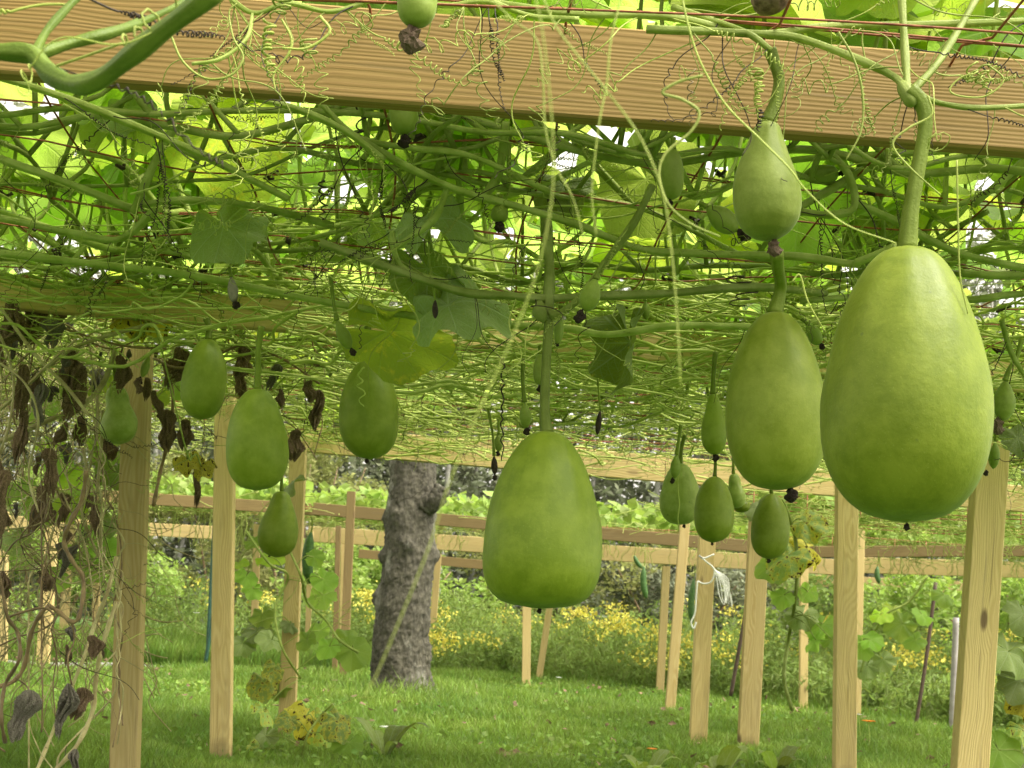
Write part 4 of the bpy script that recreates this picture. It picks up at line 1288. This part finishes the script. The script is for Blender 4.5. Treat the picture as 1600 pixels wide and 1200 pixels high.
px_leaf(7, 1180, 12, 2.5, 360, LEAVES[1], (.0, .85, .4), (.9, .2, .2))
px_leaf(7, 1480, 10, 2.6, 420, LEAVES[3], (.0, .85, .4), (-.9, .2, -.1))
px_leaf(7, 850, -25, 2.6, 300, LEAVES[9], (.0, .85, .4), (.6, .2, -.1))
px_leaf(9, 1590, 685, 3.9, 70, LEAVES_D[0], (0, -.8, .6), (1, 0, -.1))

# ================================================================== RANDOM CANOPY VINES
ANCH = [('the largest gourd', 1413, 450), ('the second largest gourd', 1210, 520), ('the pear shaped gourd', 1198, 300), ('the centre gourd', 845, 620),
        ('the barrel shaped gourd', 578, 540), ('the gourd on the long straight stalk', 402, 540), ('the tilted long gourd', 318, 500), ('the pale lumpy gourd', 184, 560),
        ('the lime green leaf', 690, 560), ('the big dark leaf', 740, 440), ('the folded leaf', 990, 560), ('the left corner of the photo', 40, 400),
        ('the bare trunk', 640, 680), ('the right cluster of gourds', 1110, 680), ('the thick right post', 1560, 640), ('the narrow gourd', 1114, 560),
        ('the right edge of the photo', 1590, 400), ('the tiny yellowish gourd', 820, 600), ('the third post', 465, 680), ('the black dried gourd over the dark leaf', 680, 400)]
used = {}


def vine_label(px, py, thick, kind):
    order = sorted(ANCH, key=lambda a: (a[1] - px) ** 2 + (a[2] - py) ** 2)
    if py < -40:
        n_ = used['over'] = used.get('over', 0) + 1
        return 'unseen green leafy vine added above the camera to shade beam and gourds'
    for a in order:
        for w in ('passing above', 'woven through the net behind', 'crossing just beside'):
            key = (a[0], w, kind)
            if key not in used:
                used[key] = 1
                return '%s vine %s %s' % (thick, w, a[0])
    return 'green vine in the net'


def canopy_vine(seed, x, y, ang, L, leafy=1.0, kind='green', rad=.0058, ymin=2.3, ymax=7.4):
    R = np.random.RandomState(seed + 4000)
    step = .15
    pts = [(x, y, net_z(x, y) - .005)]
    nodes = []
    while len(pts) < L / step:
        ang += R.randn() * .16
        if y > ymax - .3 and math.sin(ang) > 0: ang -= .5 * (1 if math.cos(ang) > 0 else -1)
        if y < ymin + .2 and math.sin(ang) < 0: ang += .5 * (1 if math.cos(ang) > 0 else -1)
        x += math.cos(ang) * step
        y += math.sin(ang) * step
        y = min(max(y, ymin), ymax)
        if abs(x) > .5 * y + .8:
            ang = math.pi - ang
        z = net_z(x, y) + .004 + .022 * R.randn()
        pts.append((x, y, z))
        nodes.append(len(pts) - 1)
    m = pts[len(pts) // 2]
    mp = PX(m)
    r = root('gourd_vine', pts[0], vine_label(mp[0], mp[1], 'thick' if rad > .0055 else 'slim', kind), 'vine', 'gourd vines on the trellis')
    prts = [tube(spline(pts, 4), [rad * 1.15, rad, rad * .6], 8, ridges=4)]
    A = np.array(pts)
    for i in nodes:
        p = A[i]
        for q in range(1 if R.rand() < .75 else 2):
            if R.rand() > (leafy * .85 if p[1] < 4.3 else .42):
                continue
            Lp = .12 + .26 * R.rand()
            hd = R.rand() * 6.28
            tl = .25 + .5 * R.rand()
            dv = np.array([math.cos(hd) * tl, math.sin(hd) * tl, 1.0]) / math.hypot(1, tl)
            e = p + dv * Lp + [0, 0, .02]
            mid = p + dv * Lp * .5 + np.array([math.cos(hd), math.sin(hd), -.2]) * .035
            pr = .0036 + .0012 * R.rand()
            prts.append(tube(spline([p, mid, e], 3), [pr * 1.4, pr, pr * .8], 6))
            nrm = np.array([R.randn() * .38, R.randn() * .38 - .1, 1.0])
            sz = .17 + .15 * R.rand()
            if y < 1.9:
                e = e + [0, 0, .12]
            put_leaf(r, e, nrm, (math.cos(hd + R.randn() * .5), math.sin(hd + R.randn() * .5), -.4), sz, LEAVES[R.randint(len(LEAVES))])
        if R.rand() < .55:
            dd = np.array([R.randn(), R.randn() * .8, -.25 + .6 * R.randn()])
            put_tendril(r, p, dd, R.rand() * 6, TEND[R.randint(len(TEND))], .55 + .6 * R.rand())
        if R.rand() < .10 + .05 * (y > 4):
            dd = np.array([R.randn() * .5, R.randn() * .3, -1])
            put_tendril(r, p, dd, R.rand() * 6, DEAD[R.randint(len(DEAD))], .6 + .6 * R.rand(), 'dead_tendril')
    part('stem', *merge(prts), M_STEM, r)


R = np.random.RandomState(77)
VN = 52
for i in range(VN):
    if i < 24:
        y0 = 2.35 + (i % 12) * .42 + .2 * R.rand()
        side = -1 if i % 2 else 1
        x0 = side * (.42 * y0 + .4)
        ang = (0.10 if side < 0 else math.pi + .1) + .25 * R.randn()
        L = .9 * y0 + 1.6
    else:
        x0 = -2.6 + (i - 24) * .35
        y0 = 2.35 + .5 * R.rand() if i % 3 else 4.5
        if abs(x0) > .4 * y0:
            y0 = abs(x0) / .4 + .1
        ang = math.pi / 2 + .35 * R.randn()
        L = min(5.0, 7.8 - y0)
    canopy_vine(i, x0, y0, ang, L, 1.0, 'green', .0046 + .0022 * R.rand())

R = np.random.RandomState(78)
for i in range(5):
    canopy_vine(100 + i, -2.2 if i % 2 else 2.4, -.3 + .45 * i, (0 if i % 2 else math.pi) + .1 * R.randn(), 4.2, .95, 'green', .005, -.5, 1.75)
# unseen vines added overhead, outside the view, to shade the front beam and gourds
# very fine stuff: hair thin stems and tendrils that nobody could count
R = np.random.RandomState(31)
prts = []
for i in range(900):
    y = 2.5 + 5.0 * R.rand() ** .7
    x = (R.rand() * 2 - 1) * (.42 * y + .2)
    z = net_z(x, y) - .012 + .03 * R.randn()
    L = .25 + .5 * R.rand()
    a = R.randn() * .5 + (0 if R.rand() < .65 else 1.5)
    p = [np.array([x, y, z])]
    for k in range(5):
        a += R.randn() * .35
        p.append(p[-1] + np.array([math.cos(a) * L / 5, math.sin(a) * L / 5, R.randn() * .014]))
    rr = .0011 + .0018 * R.rand() ** 2
    prts.append(tube(spline(p, 3), rr, 4, cap=False))
for i in range(1700):
    band = R.rand() < .42
    y = (3.55 + .55 * R.rand()) if band else 4.4 + 3 * R.rand()
    x = (R.rand() * 2 - 1) * (.42 * y + .2)
    lo = P(PX((x, y, HN))[0], 481 + .081 * PX((x, y, HN))[0] + 75, y)[2]
    z = (lo + (HN - lo) * R.rand() ** .8) if band else HN - .14 * R.rand() ** 1.3
    if band and x < -.75 and R.rand() < .6:
        continue
    L = .25 + .5 * R.rand()
    a = R.randn() * .7 + .1
    p = [np.array([x, y, z])]
    for k in range(5):
        a += R.randn() * .5
        p.append(p[-1] + np.array([math.cos(a) * L / 5, math.sin(a) * L / 6, R.randn() * .02]))
    prts.append(tube(spline(p, 3), .0011 + .0042 * R.rand() ** 1.6, 5, cap=False))
V, F = merge(prts)
o = obj('vine_tangle', mesh('vine_tangle', V, F, M_TANGLE))
tag(o, 'tangle of thin yellow green shoots spread through the net', 'vine tangle', kind='stuff')
prts = []
for i in range(330):
    y = 2.6 + 4.9 * R.rand() ** .6
    x = (R.rand() * 2 - 1) * (.40 * y + .1)
    z = net_z(x, y) - .01
    L = (.04 + .11 * R.rand() ** 1.5)
    p = [np.array([x, y, z])]
    for k in range(6):
        p.append(p[-1] + np.array([R.randn() * .010, R.randn() * .008, -L / 6]))
    prts.append(tube(spline(p, 2), .0007 + .0006 * R.rand(), 4, cap=False))
V, F = merge(prts)
o = obj('dead_threads', mesh('dead_threads', V, F, M_DEADTH))
tag(o, 'fine black dead threads hanging all over the net', 'vine tangle', kind='stuff')
prts = []
for i in range(520):
    y = 3.2 + 4.2 * R.rand() ** .6
    x = (R.rand() * 2 - 1) * (.40 * y + .1)
    z = net_z(x, y) - .01
    cp = coil_path(i, .10 + .1 * R.rand(), .6, 3, .008)
    q = aim((R.randn() * .6, R.randn() * .3, -1), R.rand() * 6)
    m = np.array(q.to_matrix())
    prts.append(tube(cp @ m.T + [x, y, z], .0011, 4, cap=False))
V, F = merge(prts)
o = obj('curly_tangle', mesh('curly_tangle', V, F, M_TENDRIL))
tag(o, 'pale curly threads hanging below the far half of the net', 'vine tangle', kind='stuff')


# ================================================================== WITHERED VINES AT THE LEFT
def dryleaf(r, px, py, d, hpx, wsc=1.0, grey=False, seed=0, lean=0.0):
    s = hpx * d / FPX
    me = (CRUMPG if grey else CRUMP)[seed % (3 if grey else 4)]
    return obj('dry_leaf', me, r, loc=Vector(P(px, py, d)) - r.location, rot=Euler((R.randn() * .1, lean, seed * 1.7)), scale=(s * wsc, s * wsc, s))


def dryvine(label, paths, leaves, mat=M_DRYSTEM, seed=0, extra=6):
    Rr = np.random.RandomState(seed + 60)
    f = paths[0][0][0]
    r = root('withered_vine', P(f[0], f[1], paths[0][2]), label, 'vine', 'withered vines hanging at the left')
    prts, A = [], []
    for pts, w, d in paths:
        s = spline([P(a, b, d + .02 * Rr.randn()) for a, b in pts], 8)
        A.append(s)
        ww = w * d / FPX / 2
        prts.append(tube(s, ww * (1 + .18 * np.sin(np.linspace(0, len(s), len(s)) + seed)), 7))
    part('stem', *merge(prts), mat, r)
    for k, (a, b, d, h, ws, g_) in enumerate(leaves):
        dryleaf(r, a, b, d, h, ws, g_, k + seed, .2 * Rr.randn())
    A = np.concatenate(A)
    for k in range(extra):
        p = A[Rr.randint(len(A))]
        put_tendril(r, p, (Rr.randn(), Rr.randn() * .3, -.5 + Rr.randn() * .6), Rr.rand() * 6, (TEND if Rr.rand() < .5 else DEAD)[Rr.randint(8)], .7 + .5 * Rr.rand())
    return r


def strands(seed, x0, x1, y0, y1, n, d=3.9, w=3):
    Rr = np.random.RandomState(seed)
    out = []
    for k in range(n):
        x, y = x0 + (x1 - x0) * Rr.rand(), y0 + (y1 - y0) * .35 * Rr.rand()
        pts = [(x, y)]
        a = 1.57 + .5 * Rr.randn()
        while y < y1 and len(pts) < 12:
            a += .55 * Rr.randn() - .25 * (a - 1.57)
            st = 25 + 40 * Rr.rand()
            x, y = min(max(x + math.cos(a) * st, x0 - 15), x1 + 15 * Rr.rand()), y + math.sin(a) * st
            pts.append((x, y))
        out.append((pts, w * (.3 + .7 * Rr.rand()), d + .5 * Rr.rand()))
    return out


def smalls(seed, x0, x1, y0, y1, n, d=3.9):
    Rr = np.random.RandomState(seed)
    return [(x0 + (x1 - x0) * Rr.rand(), y0 + (y1 - y0) * Rr.rand(), d + .6 * Rr.rand(), 14 + 30 * Rr.rand() ** 1.5, .5 + .8 * Rr.rand(), Rr.rand() < .35) for _ in range(n)]


dryvine('thick brown withered vine with a sharp elbow left of the thick post',
        [([(135, 735), (128, 780), (108, 820), (100, 848), (112, 875), (130, 905), (126, 955), (114, 972), (90, 955), (72, 950), (50, 985), (38, 1040), (20, 1065), (-10, 1075)], 7, 3.9),
         ([(112, 972), (116, 1000), (106, 1030), (112, 1070)], 3, 3.9)] + strands(1, 80, 180, 620, 1120, 8), [(110, 1068, 3.85, 74, .9, True), (134, 1075, 3.9, 45, 1.0, False)] + smalls(1, 90, 170, 700, 1050, 8), M_BROWNSTEM, 1, 10)
dryvine('withered vine at the left edge, arching down to a grey curled leaf',
        [([(-10, 860), (5, 930), (12, 965), (28, 990), (30, 1030), (8, 1070), (2, 1120), (8, 1160)], 6, 3.6), ([(25, 1060), (40, 1070), (48, 1085)], 2.5, 3.6), ([(12, 965), (40, 955), (70, 950), (85, 960)], 4, 3.6)] + strands(2, -10, 80, 700, 1150, 7),
        [(48, 1078, 3.6, 72, .85, True)] + smalls(2, 0, 60, 780, 1000, 5), M_BROWNSTEM, 2, 8)
dryvine('tan withered vine slanting up along the thick left post',
        [([(55, 1210), (80, 1150), (105, 1090), (130, 1030), (150, 970), (168, 925), (182, 870)], 6, 4.2), ([(85, 1205), (120, 1165), (145, 1110), (150, 1060), (160, 1010), (182, 940)], 7, 4.25)] + strands(3, 60, 180, 760, 1200, 7, 4.1),
        [(118, 1170, 4.1, 50, .8, True)], M_DRYSTEM, 3, 10)
dryvine('pale thin stems crossing in the upper left, with a huge dark curled leaf',
        [([(-10, 560), (40, 600), (60, 660), (45, 740), (60, 800)], 4, 3.8), ([(45, 600), (85, 560), (120, 530)], 4, 3.8), ([(-10, 500), (20, 580), (15, 660), (-5, 720)], 4, 3.8)] + strands(4, -10, 150, 490, 900, 16),
        [(12, 735, 3.7, 135, .42, False), (-3, 700, 3.8, 110, .5, False), (75, 700, 3.9, 70, .6, False), (40, 640, 4.0, 80, .55, False), (40, 570, 4.0, 80, .6, False), (62, 600, 4.0, 60, .7, True)] + smalls(4, 0, 110, 560, 800, 10), M_DRYSTEM, 4, 14)
dryvine('withered vine with black clumped leaves under the left beam end',
        [([(-10, 490), (60, 500), (120, 520), (190, 540), (260, 545)], 4, 4.1), ([(60, 500), (50, 560), (40, 620)], 3, 4.1)] + strands(5, 0, 230, 480, 700, 10),
        [(28, 470, 4.0, 75, 1.3, False), (60, 480, 4.1, 60, 1.3, False), (110, 550, 4.1, 60, 1.5, False), (130, 575, 4.1, 80, .9, False), (190, 555, 4.2, 55, .8, False), (95, 480, 4.2, 50, 1.2, False)] + smalls(5, 0, 250, 480, 600, 16), M_BROWNSTEM, 5, 10)
dryvine('withered vine behind the tilted gourd, hung with brown leaves',
        [([(240, 560), (280, 575), (330, 560), (380, 540), (440, 560), (500, 600)], 4, 4.4), ([(240, 790), (250, 740), (262, 690), (270, 620), (255, 560)], 6, 4.7)] + strands(6, 230, 520, 520, 680, 12, 4.3, 2.2),
        [(260, 640, 4.4, 60, .9, False), (292, 655, 4.4, 45, 1.1, False), (232, 590, 4.4, 35, .8, False), (335, 560, 4.4, 50, 1.3, False), (385, 545, 4.4, 50, 1.1, False), (465, 672, 4.4, 45, 1.0, False),
         (500, 610, 4.4, 60, .9, False), (290, 545, 4.4, 60, 1.2, False), (310, 725, 4.4, 62, .6, False), (240, 610, 4.3, 40, .6, False)] + smalls(6, 230, 520, 520, 610, 16, 4.3), M_BROWNSTEM, 6, 14)
dryvine('withered stems with drooping leaf below the pale lumpy gourd',
        [([(130, 700), (138, 760), (128, 800), (150, 860), (175, 900)], 5, 4.4), ([(160, 640), (158, 700), (150, 780), (140, 840)], 5, 4.4)],
        [(145, 775, 4.3, 60, .55, False), (128, 650, 4.4, 45, .8, False), (72, 760, 4.2, 70, .8, False), (120, 850, 4.4, 55, .6, True)] + smalls(7, 60, 180, 640, 960, 8, 4.3), M_DRYSTEM, 7, 12)

R = np.random.RandomState(91)
prts = []
for i in range(700):
    px, py = 230 * R.rand() ** 1.3, 470 + 560 * R.rand() ** 1.3
    d = 4.5 + 1.0 * R.rand()
    p = [P(px, py, d)]
    a = math.pi / 2 * 3 + R.randn() * .7
    L = .08 + .3 * R.rand()
    for k in range(6):
        a += R.randn() * .4
        p.append(p[-1] + np.array([math.cos(a) * L / 6, R.randn() * .01, math.sin(a) * L / 6]))
    prts.append(tube(spline(p, 3), .0009 + .0016 * R.rand() ** 2, 4, cap=False))
V, F = merge(prts)
o = obj('dry_tangle', mesh('dry_tangle', V, F, M_STRAW))
tag(o, 'tangle of dry straw coloured stems hanging at the left side', 'vine tangle', kind='stuff')


# ================================================================== CLIMBING PLANTS AND LOW LEAVES
def climber(label, stem, leaves, d, seed, group='plants climbing the posts', name='climbing_plant', sw=4, tn=5):
    Rr = np.random.RandomState(seed + 500)
    a = P(*stem[0], d)
    r = root(name, a, label, 'plant', group)
    s = spline([P(x_, y_, d + .05 * Rr.randn()) for x_, y_ in stem], 8)
    prts = [tube(s, sw * d / FPX / 2, 6)]
    for (lx, ly, w, kind) in leaves:
        dd = d - .1 + .2 * Rr.rand()
        p = P(lx, ly, dd)
        b = s[np.argmin(np.linalg.norm(s - p, axis=1))]
        prts.append(tube(spline([b, (b + p) / 2 + [0, -.01, .02], p], 4), .0022, 5))
        me = {'g': LEAVES[Rr.randint(9)], 'l': LEAVES[9], 'd': LEAVES_D[Rr.randint(3)], 's': LEAF_S[Rr.randint(3)], 'y': LEAF_Y[Rr.randint(2)]}[kind]
        nm = {'s': 'spotted_leaf', 'y': 'yellow_leaf'}.get(kind, 'leaf')
        n = (Rr.randn() * .35, -.75 + .2 * Rr.randn(), .7)
        put_leaf(r, p, n, (Rr.randn(), -.2, -.7), w * d / FPX / .9, me, nm)
    part('stem', *merge(prts), M_STEM, r)
    for k in range(tn):
        put_tendril(r, s[Rr.randint(len(s))], (Rr.randn(), 0, Rr.randn()), Rr.rand() * 6, TEND[Rr.randint(16)], 1.0)
    return r


climber('cucumber vine climbing past the third post, dark and yellow leaves below', [(470, 1060), (440, 1010), (430, 950), (450, 900), (420, 880), (385, 830)],
        [(400, 985, 52, 'd'), (425, 1000, 46, 'd'), (380, 1005, 44, 'd'), (410, 960, 40, 'g'), (455, 975, 30, 'd'), (500, 985, 40, 'g'), (505, 930, 50, 'g'), (545, 1000, 50, 'g'), (395, 920, 34, 'g'), (385, 900, 40, 'g'),
         (410, 1065, 50, 's'), (430, 1045, 40, 's'), (412, 1110, 46, 's'), (372, 880, 30, 'l'), (420, 870, 46, 'l'), (450, 760, 60, 'd'), (392, 845, 30, 'g'), (360, 1000, 34, 'g'), (440, 1070, 44, 'g')], 6.9, 1)
climber('cucumber shoot crossing the third post with curled tendrils', [(450, 855), (470, 900), (480, 940), (510, 970), (530, 1000), (560, 1020)],
        [(490, 870, 34, 'g'), (505, 905, 44, 'g'), (480, 1000, 36, 'g'), (550, 1015, 60, 'g'), (515, 1010, 40, 'g')], 6.3, 2, tn=8)
climber('yellowing plant at the foot of the third post', [(470, 1190), (480, 1150), (500, 1120), (520, 1100)],
        [(478, 1118, 60, 'y'), (500, 1128, 62, 's'), (525, 1125, 56, 's'), (455, 1125, 40, 's'), (545, 1160, 50, 'g'), (415, 1150, 40, 'd'), (405, 1170, 40, 's')], 6.2, 3)
climber('leafy stem hanging left of the straight right post, with a yellow spotted leaf', [(1222, 780), (1240, 830), (1246, 880), (1242, 940), (1232, 1000), (1225, 1060), (1238, 1110)],
        [(1262, 855, 66, 'y'), (1232, 868, 72, 's'), (1258, 816, 60, 's'), (1255, 960, 52, 'd'), (1285, 975, 54, 'g'), (1300, 1000, 40, 'g'), (1262, 925, 36, 'g'), (1205, 885, 50, 'g'), (1225, 930, 40, 'g'), (1275, 1000, 40, 'g'),
         (1190, 792, 50, 'd')], 6.7, 4, sw=6)
climber('grapevine leaves between the two right posts', [(1345, 1050), (1360, 1000), (1385, 960), (1420, 940), (1450, 900)],
        [(1360, 1000, 40, 'g'), (1345, 1010, 46, 'g'), (1380, 1030, 40, 'd'), (1410, 975, 50, 'g'), (1395, 950, 40, 'l'), (1430, 1000, 40, 'g'), (1375, 960, 36, 'l'), (1355, 1040, 44, 'd'), (1440, 960, 36, 'g'), (1475, 930, 40, 'g')], 10.5, 5)
climber('dark broad leaves at the lower right edge beyond the thick post', [(1620, 1200), (1600, 1130), (1605, 1060), (1600, 990), (1610, 950)],
        [(1575, 1018, 78, 'd'), (1592, 1062, 80, 'd'), (1600, 960, 70, 'd'), (1560, 1172, 80, 'g'), (1596, 1140, 50, 's'), (1590, 1190, 90, 'd'), (1540, 1195, 60, 'g'), (1606, 1090, 60, 'y')], 5.2, 6)
climber('big drooping leaves left of the thick left post', [(150, 700), (155, 760), (160, 820), (172, 880)],
        [(60, 640, 60, 'g'), (110, 610, 60, 'g'), (75, 690, 50, 'l'), (30, 760, 60, 'g'), (65, 800, 56, 'g'), (110, 790, 60, 'l'), (120, 870, 50, 'g'), (90, 900, 46, 'g'), (150, 600, 50, 'l'), (130, 770, 60, 'g'), (20, 840, 50, 'd'), (275, 600, 50, 'g'), (240, 620, 46, 'l'), (172, 705, 60, 'g'), (182, 740, 66, 'g'), (105, 740, 56, 'l'), (155, 830, 70, 'g'), (175, 815, 50, 'd'), (140, 830, 44, 'd'), (150, 890, 50, 'g'), (95, 720, 50, 'g'), (165, 860, 60, 'g'), (150, 680, 50, 'l')], 4.9, 7)
climber('yellow dying leaves hanging under the left beam end', [(200, 480), (210, 500), (240, 505), (290, 700), (300, 715)],
        [(195, 495, 60, 'y'), (238, 500, 60, 'y'), (292, 715, 50, 'y'), (314, 728, 40, 'y'), (222, 512, 40, 's')], 4.1, 8, sw=3, tn=3)
# low weeds in the front grass
R = np.random.RandomState(14)
for i, (cx_, cy_, d, n, w, lab) in enumerate([(1120, 1175, 6.4, 9, 60, 'broad weed rosette at the foot of the white string post'), (1215, 1160, 6.6, 8, 50, 'weed rosette right of the post under the cluster'),
                                              (600, 1185, 6.2, 7, 50, 'weed clump in the front lawn below the bare trunk'), (1010, 1185, 6.3, 8, 46, 'weed rosette in the front lawn left of the string post'),
                                              (1050, 1195, 6.0, 8, 50, 'small weed at the bottom edge left of the string post'), (1245, 1195, 6.0, 8, 46, 'bushy weed at the bottom edge left of the straight right post')]):
    b = P(cx_, cy_, d)
    b[2] = float(ground_z(b[0], b[1]))
    r = root('weed', b, lab, 'weed', 'weeds in the front lawn')
    for k in range(n):
        a = k * 2.4 + R.rand()
        L = (.6 + .7 * R.rand()) * w * d / FPX * 1.35
        e = np.array([math.cos(a), math.sin(a)])
        pr = []
        uvs = []
        for t in np.linspace(0, 1, 7):
            wd = L * .17 * math.sin(math.pi * min(.98, t * .9 + .08))
            c = np.array([b[0] + e[0] * L * t * .8, b[1] + e[1] * L * t * .8, b[2] + L * .75 * math.sin(t * 2.1) ** .9])
            s_ = np.array([-e[1], e[0], 0]) * wd
            pr += [c - s_, c + [0, 0, -.15 * wd], c + s_]
            uvs += [(t * .4 + .5, .4), (t * .4 + .5, .5), (t * .4 + .5, .6)]
        F = [(q * 3 + z_, q * 3 + z_ + 1, q * 3 + z_ + 4, q * 3 + z_ + 3) for q in range(6) for z_ in (0, 1)]
        part('leaf', np.array(pr), np.array(F), M_LEAFD, r, uv=np.array(uvs))


def blossom(px, py, d, wpx, mat, lab, name='flower', n=9, hgt=None):
    b = P(px, py, d)
    r = root(name, (b[0], b[1], 0), lab, 'flower')
    part('stem', *tube([(b[0], b[1], -.01), (b[0] + .01, b[1], b[2] * .5), b], .002, 5), M_STEM, r)
    w = wpx * d / FPX / 2
    for k in range(n):
        a = k * 6.283 / n
        e = np.array([math.cos(a), math.sin(a), .35])
        s_ = np.array([-math.sin(a), math.cos(a), 0]) * w * .3
        V = np.array([b, b + e * w * .6 + s_, b + e * w - [0, 0, w * .2], b + e * w * .6 - s_])
        part('petal', V, np.array([[0, 1, 2, 3]]), mat, r)


blossom(607, 1138, 6.7, 30, M_WHITEFL, 'white flower in the front lawn')
blossom(1357, 1128, 8.2, 24, M_ORANGE, 'orange flower between the two right posts')
blossom(1019, 1171, 6.6, 18, M_ORANGE, 'small orange flower near the bottom, left of the string post')
blossom(873, 1059, 11.5, 10, M_WHITEFL, 'tiny white flower below the centre gourd')
blossom(307, 958, 14, 12, M_WHITEFL, 'small white flower between the left posts')
blossom(1342, 1117, 8.6, 12, M_WHITEFL, 'tiny white flower beside the orange flower')

# ================================================================== FAR TRELLIS CANOPIES
R = np.random.RandomState(55)


def far_canopy(x0, x1, y0, y1, z, n, lab, dens=220, thin=1.0):
    C = np.stack([x0 + (x1 - x0) * R.rand(n), y0 + (y1 - y0) * R.rand(n), z + .04 + .22 * R.rand(n) ** 1.3], -1)
    V, F = soup(R, C, .08 + .09 * R.rand(n), .6, .75)
    o = obj('far_trellis_leaves', mesh('far_trellis_leaves', V, F, M_FOLBRIGHT, smooth=False))
    tag(o, lab, 'foliage', kind='stuff')
    prts = []
    for i in range(dens):
        x, y = x0 + (x1 - x0) * R.rand(), y0 + (y1 - y0) * R.rand()
        if i % 4:
            p = [np.array([x, y, z + .02])]
            a = R.rand() * 6.28
            for k in range(5):
                a += R.randn() * .5
                p.append(p[-1] + np.array([math.cos(a) * .14, math.sin(a) * .14, R.randn() * .03]))
        else:
            p = [np.array([x, y, z])]
            for k in range(5):
                p.append(p[-1] + np.array([R.randn() * .02, R.randn() * .02, (-.05 - .05 * R.rand()) * thin]))
        prts.append(tube(spline(p, 2), (.003 + .003 * R.rand()) * thin, 4, cap=False))
    V, F = merge(prts)
    o = obj('far_trellis_tangle', mesh('far_trellis_tangle', V, F, M_TANGLE))
    tag(o, lab.replace('leaves', 'tangled stems'), 'vine tangle', kind='stuff')
    # net over it
    prts = []
    for x in np.arange(x0, x1, .28):
        prts.append(tube([(x, y0 - .025, z - .07), (x, y0 - .025, z + .03), (x, y0 + .3, z + .03), (x, y1, z + .03)], .003, 4, cap=False))
    for y in np.arange(y0, y1, .3):
        prts.append(tube([(x0, y, z + .034), ((x0 + x1) / 2, y, z + .01), (x1, y, z + .034)], .003, 4, cap=False))
    V, F = merge(prts)
    single('trellis_net', V, F, M_FARCORD, lab.replace('leaves', 'red string netting under the leaves'), 'net')


def bz(px, py, d):
    return P(px, py, d)[2]


z1 = bz(800, 808, 13.5)
far_canopy(-4.6, -1.9, 13.95, 16.2, z1, 1500, 'bright leaves on the far trellis left of the bare trunk')
far_canopy(-1.85, 2.9, 13.55, 15.9, z1 - .05, 2300, 'bright leaves on the far trellis behind the centre gourd', 460, .6)
far_canopy(2.95, 6.2, 13.3, 15.4, bz(1450, 850, 13.2), 1700, 'bright leaves on the far trellis behind the two right posts', 400, .6)
far_canopy(1.3, 4.2, 7.75, 10.1, bz(1400, 775, 7.8) - .05, 1300, 'loose leaves on the trellis strip right of the cluster', 600, .42)
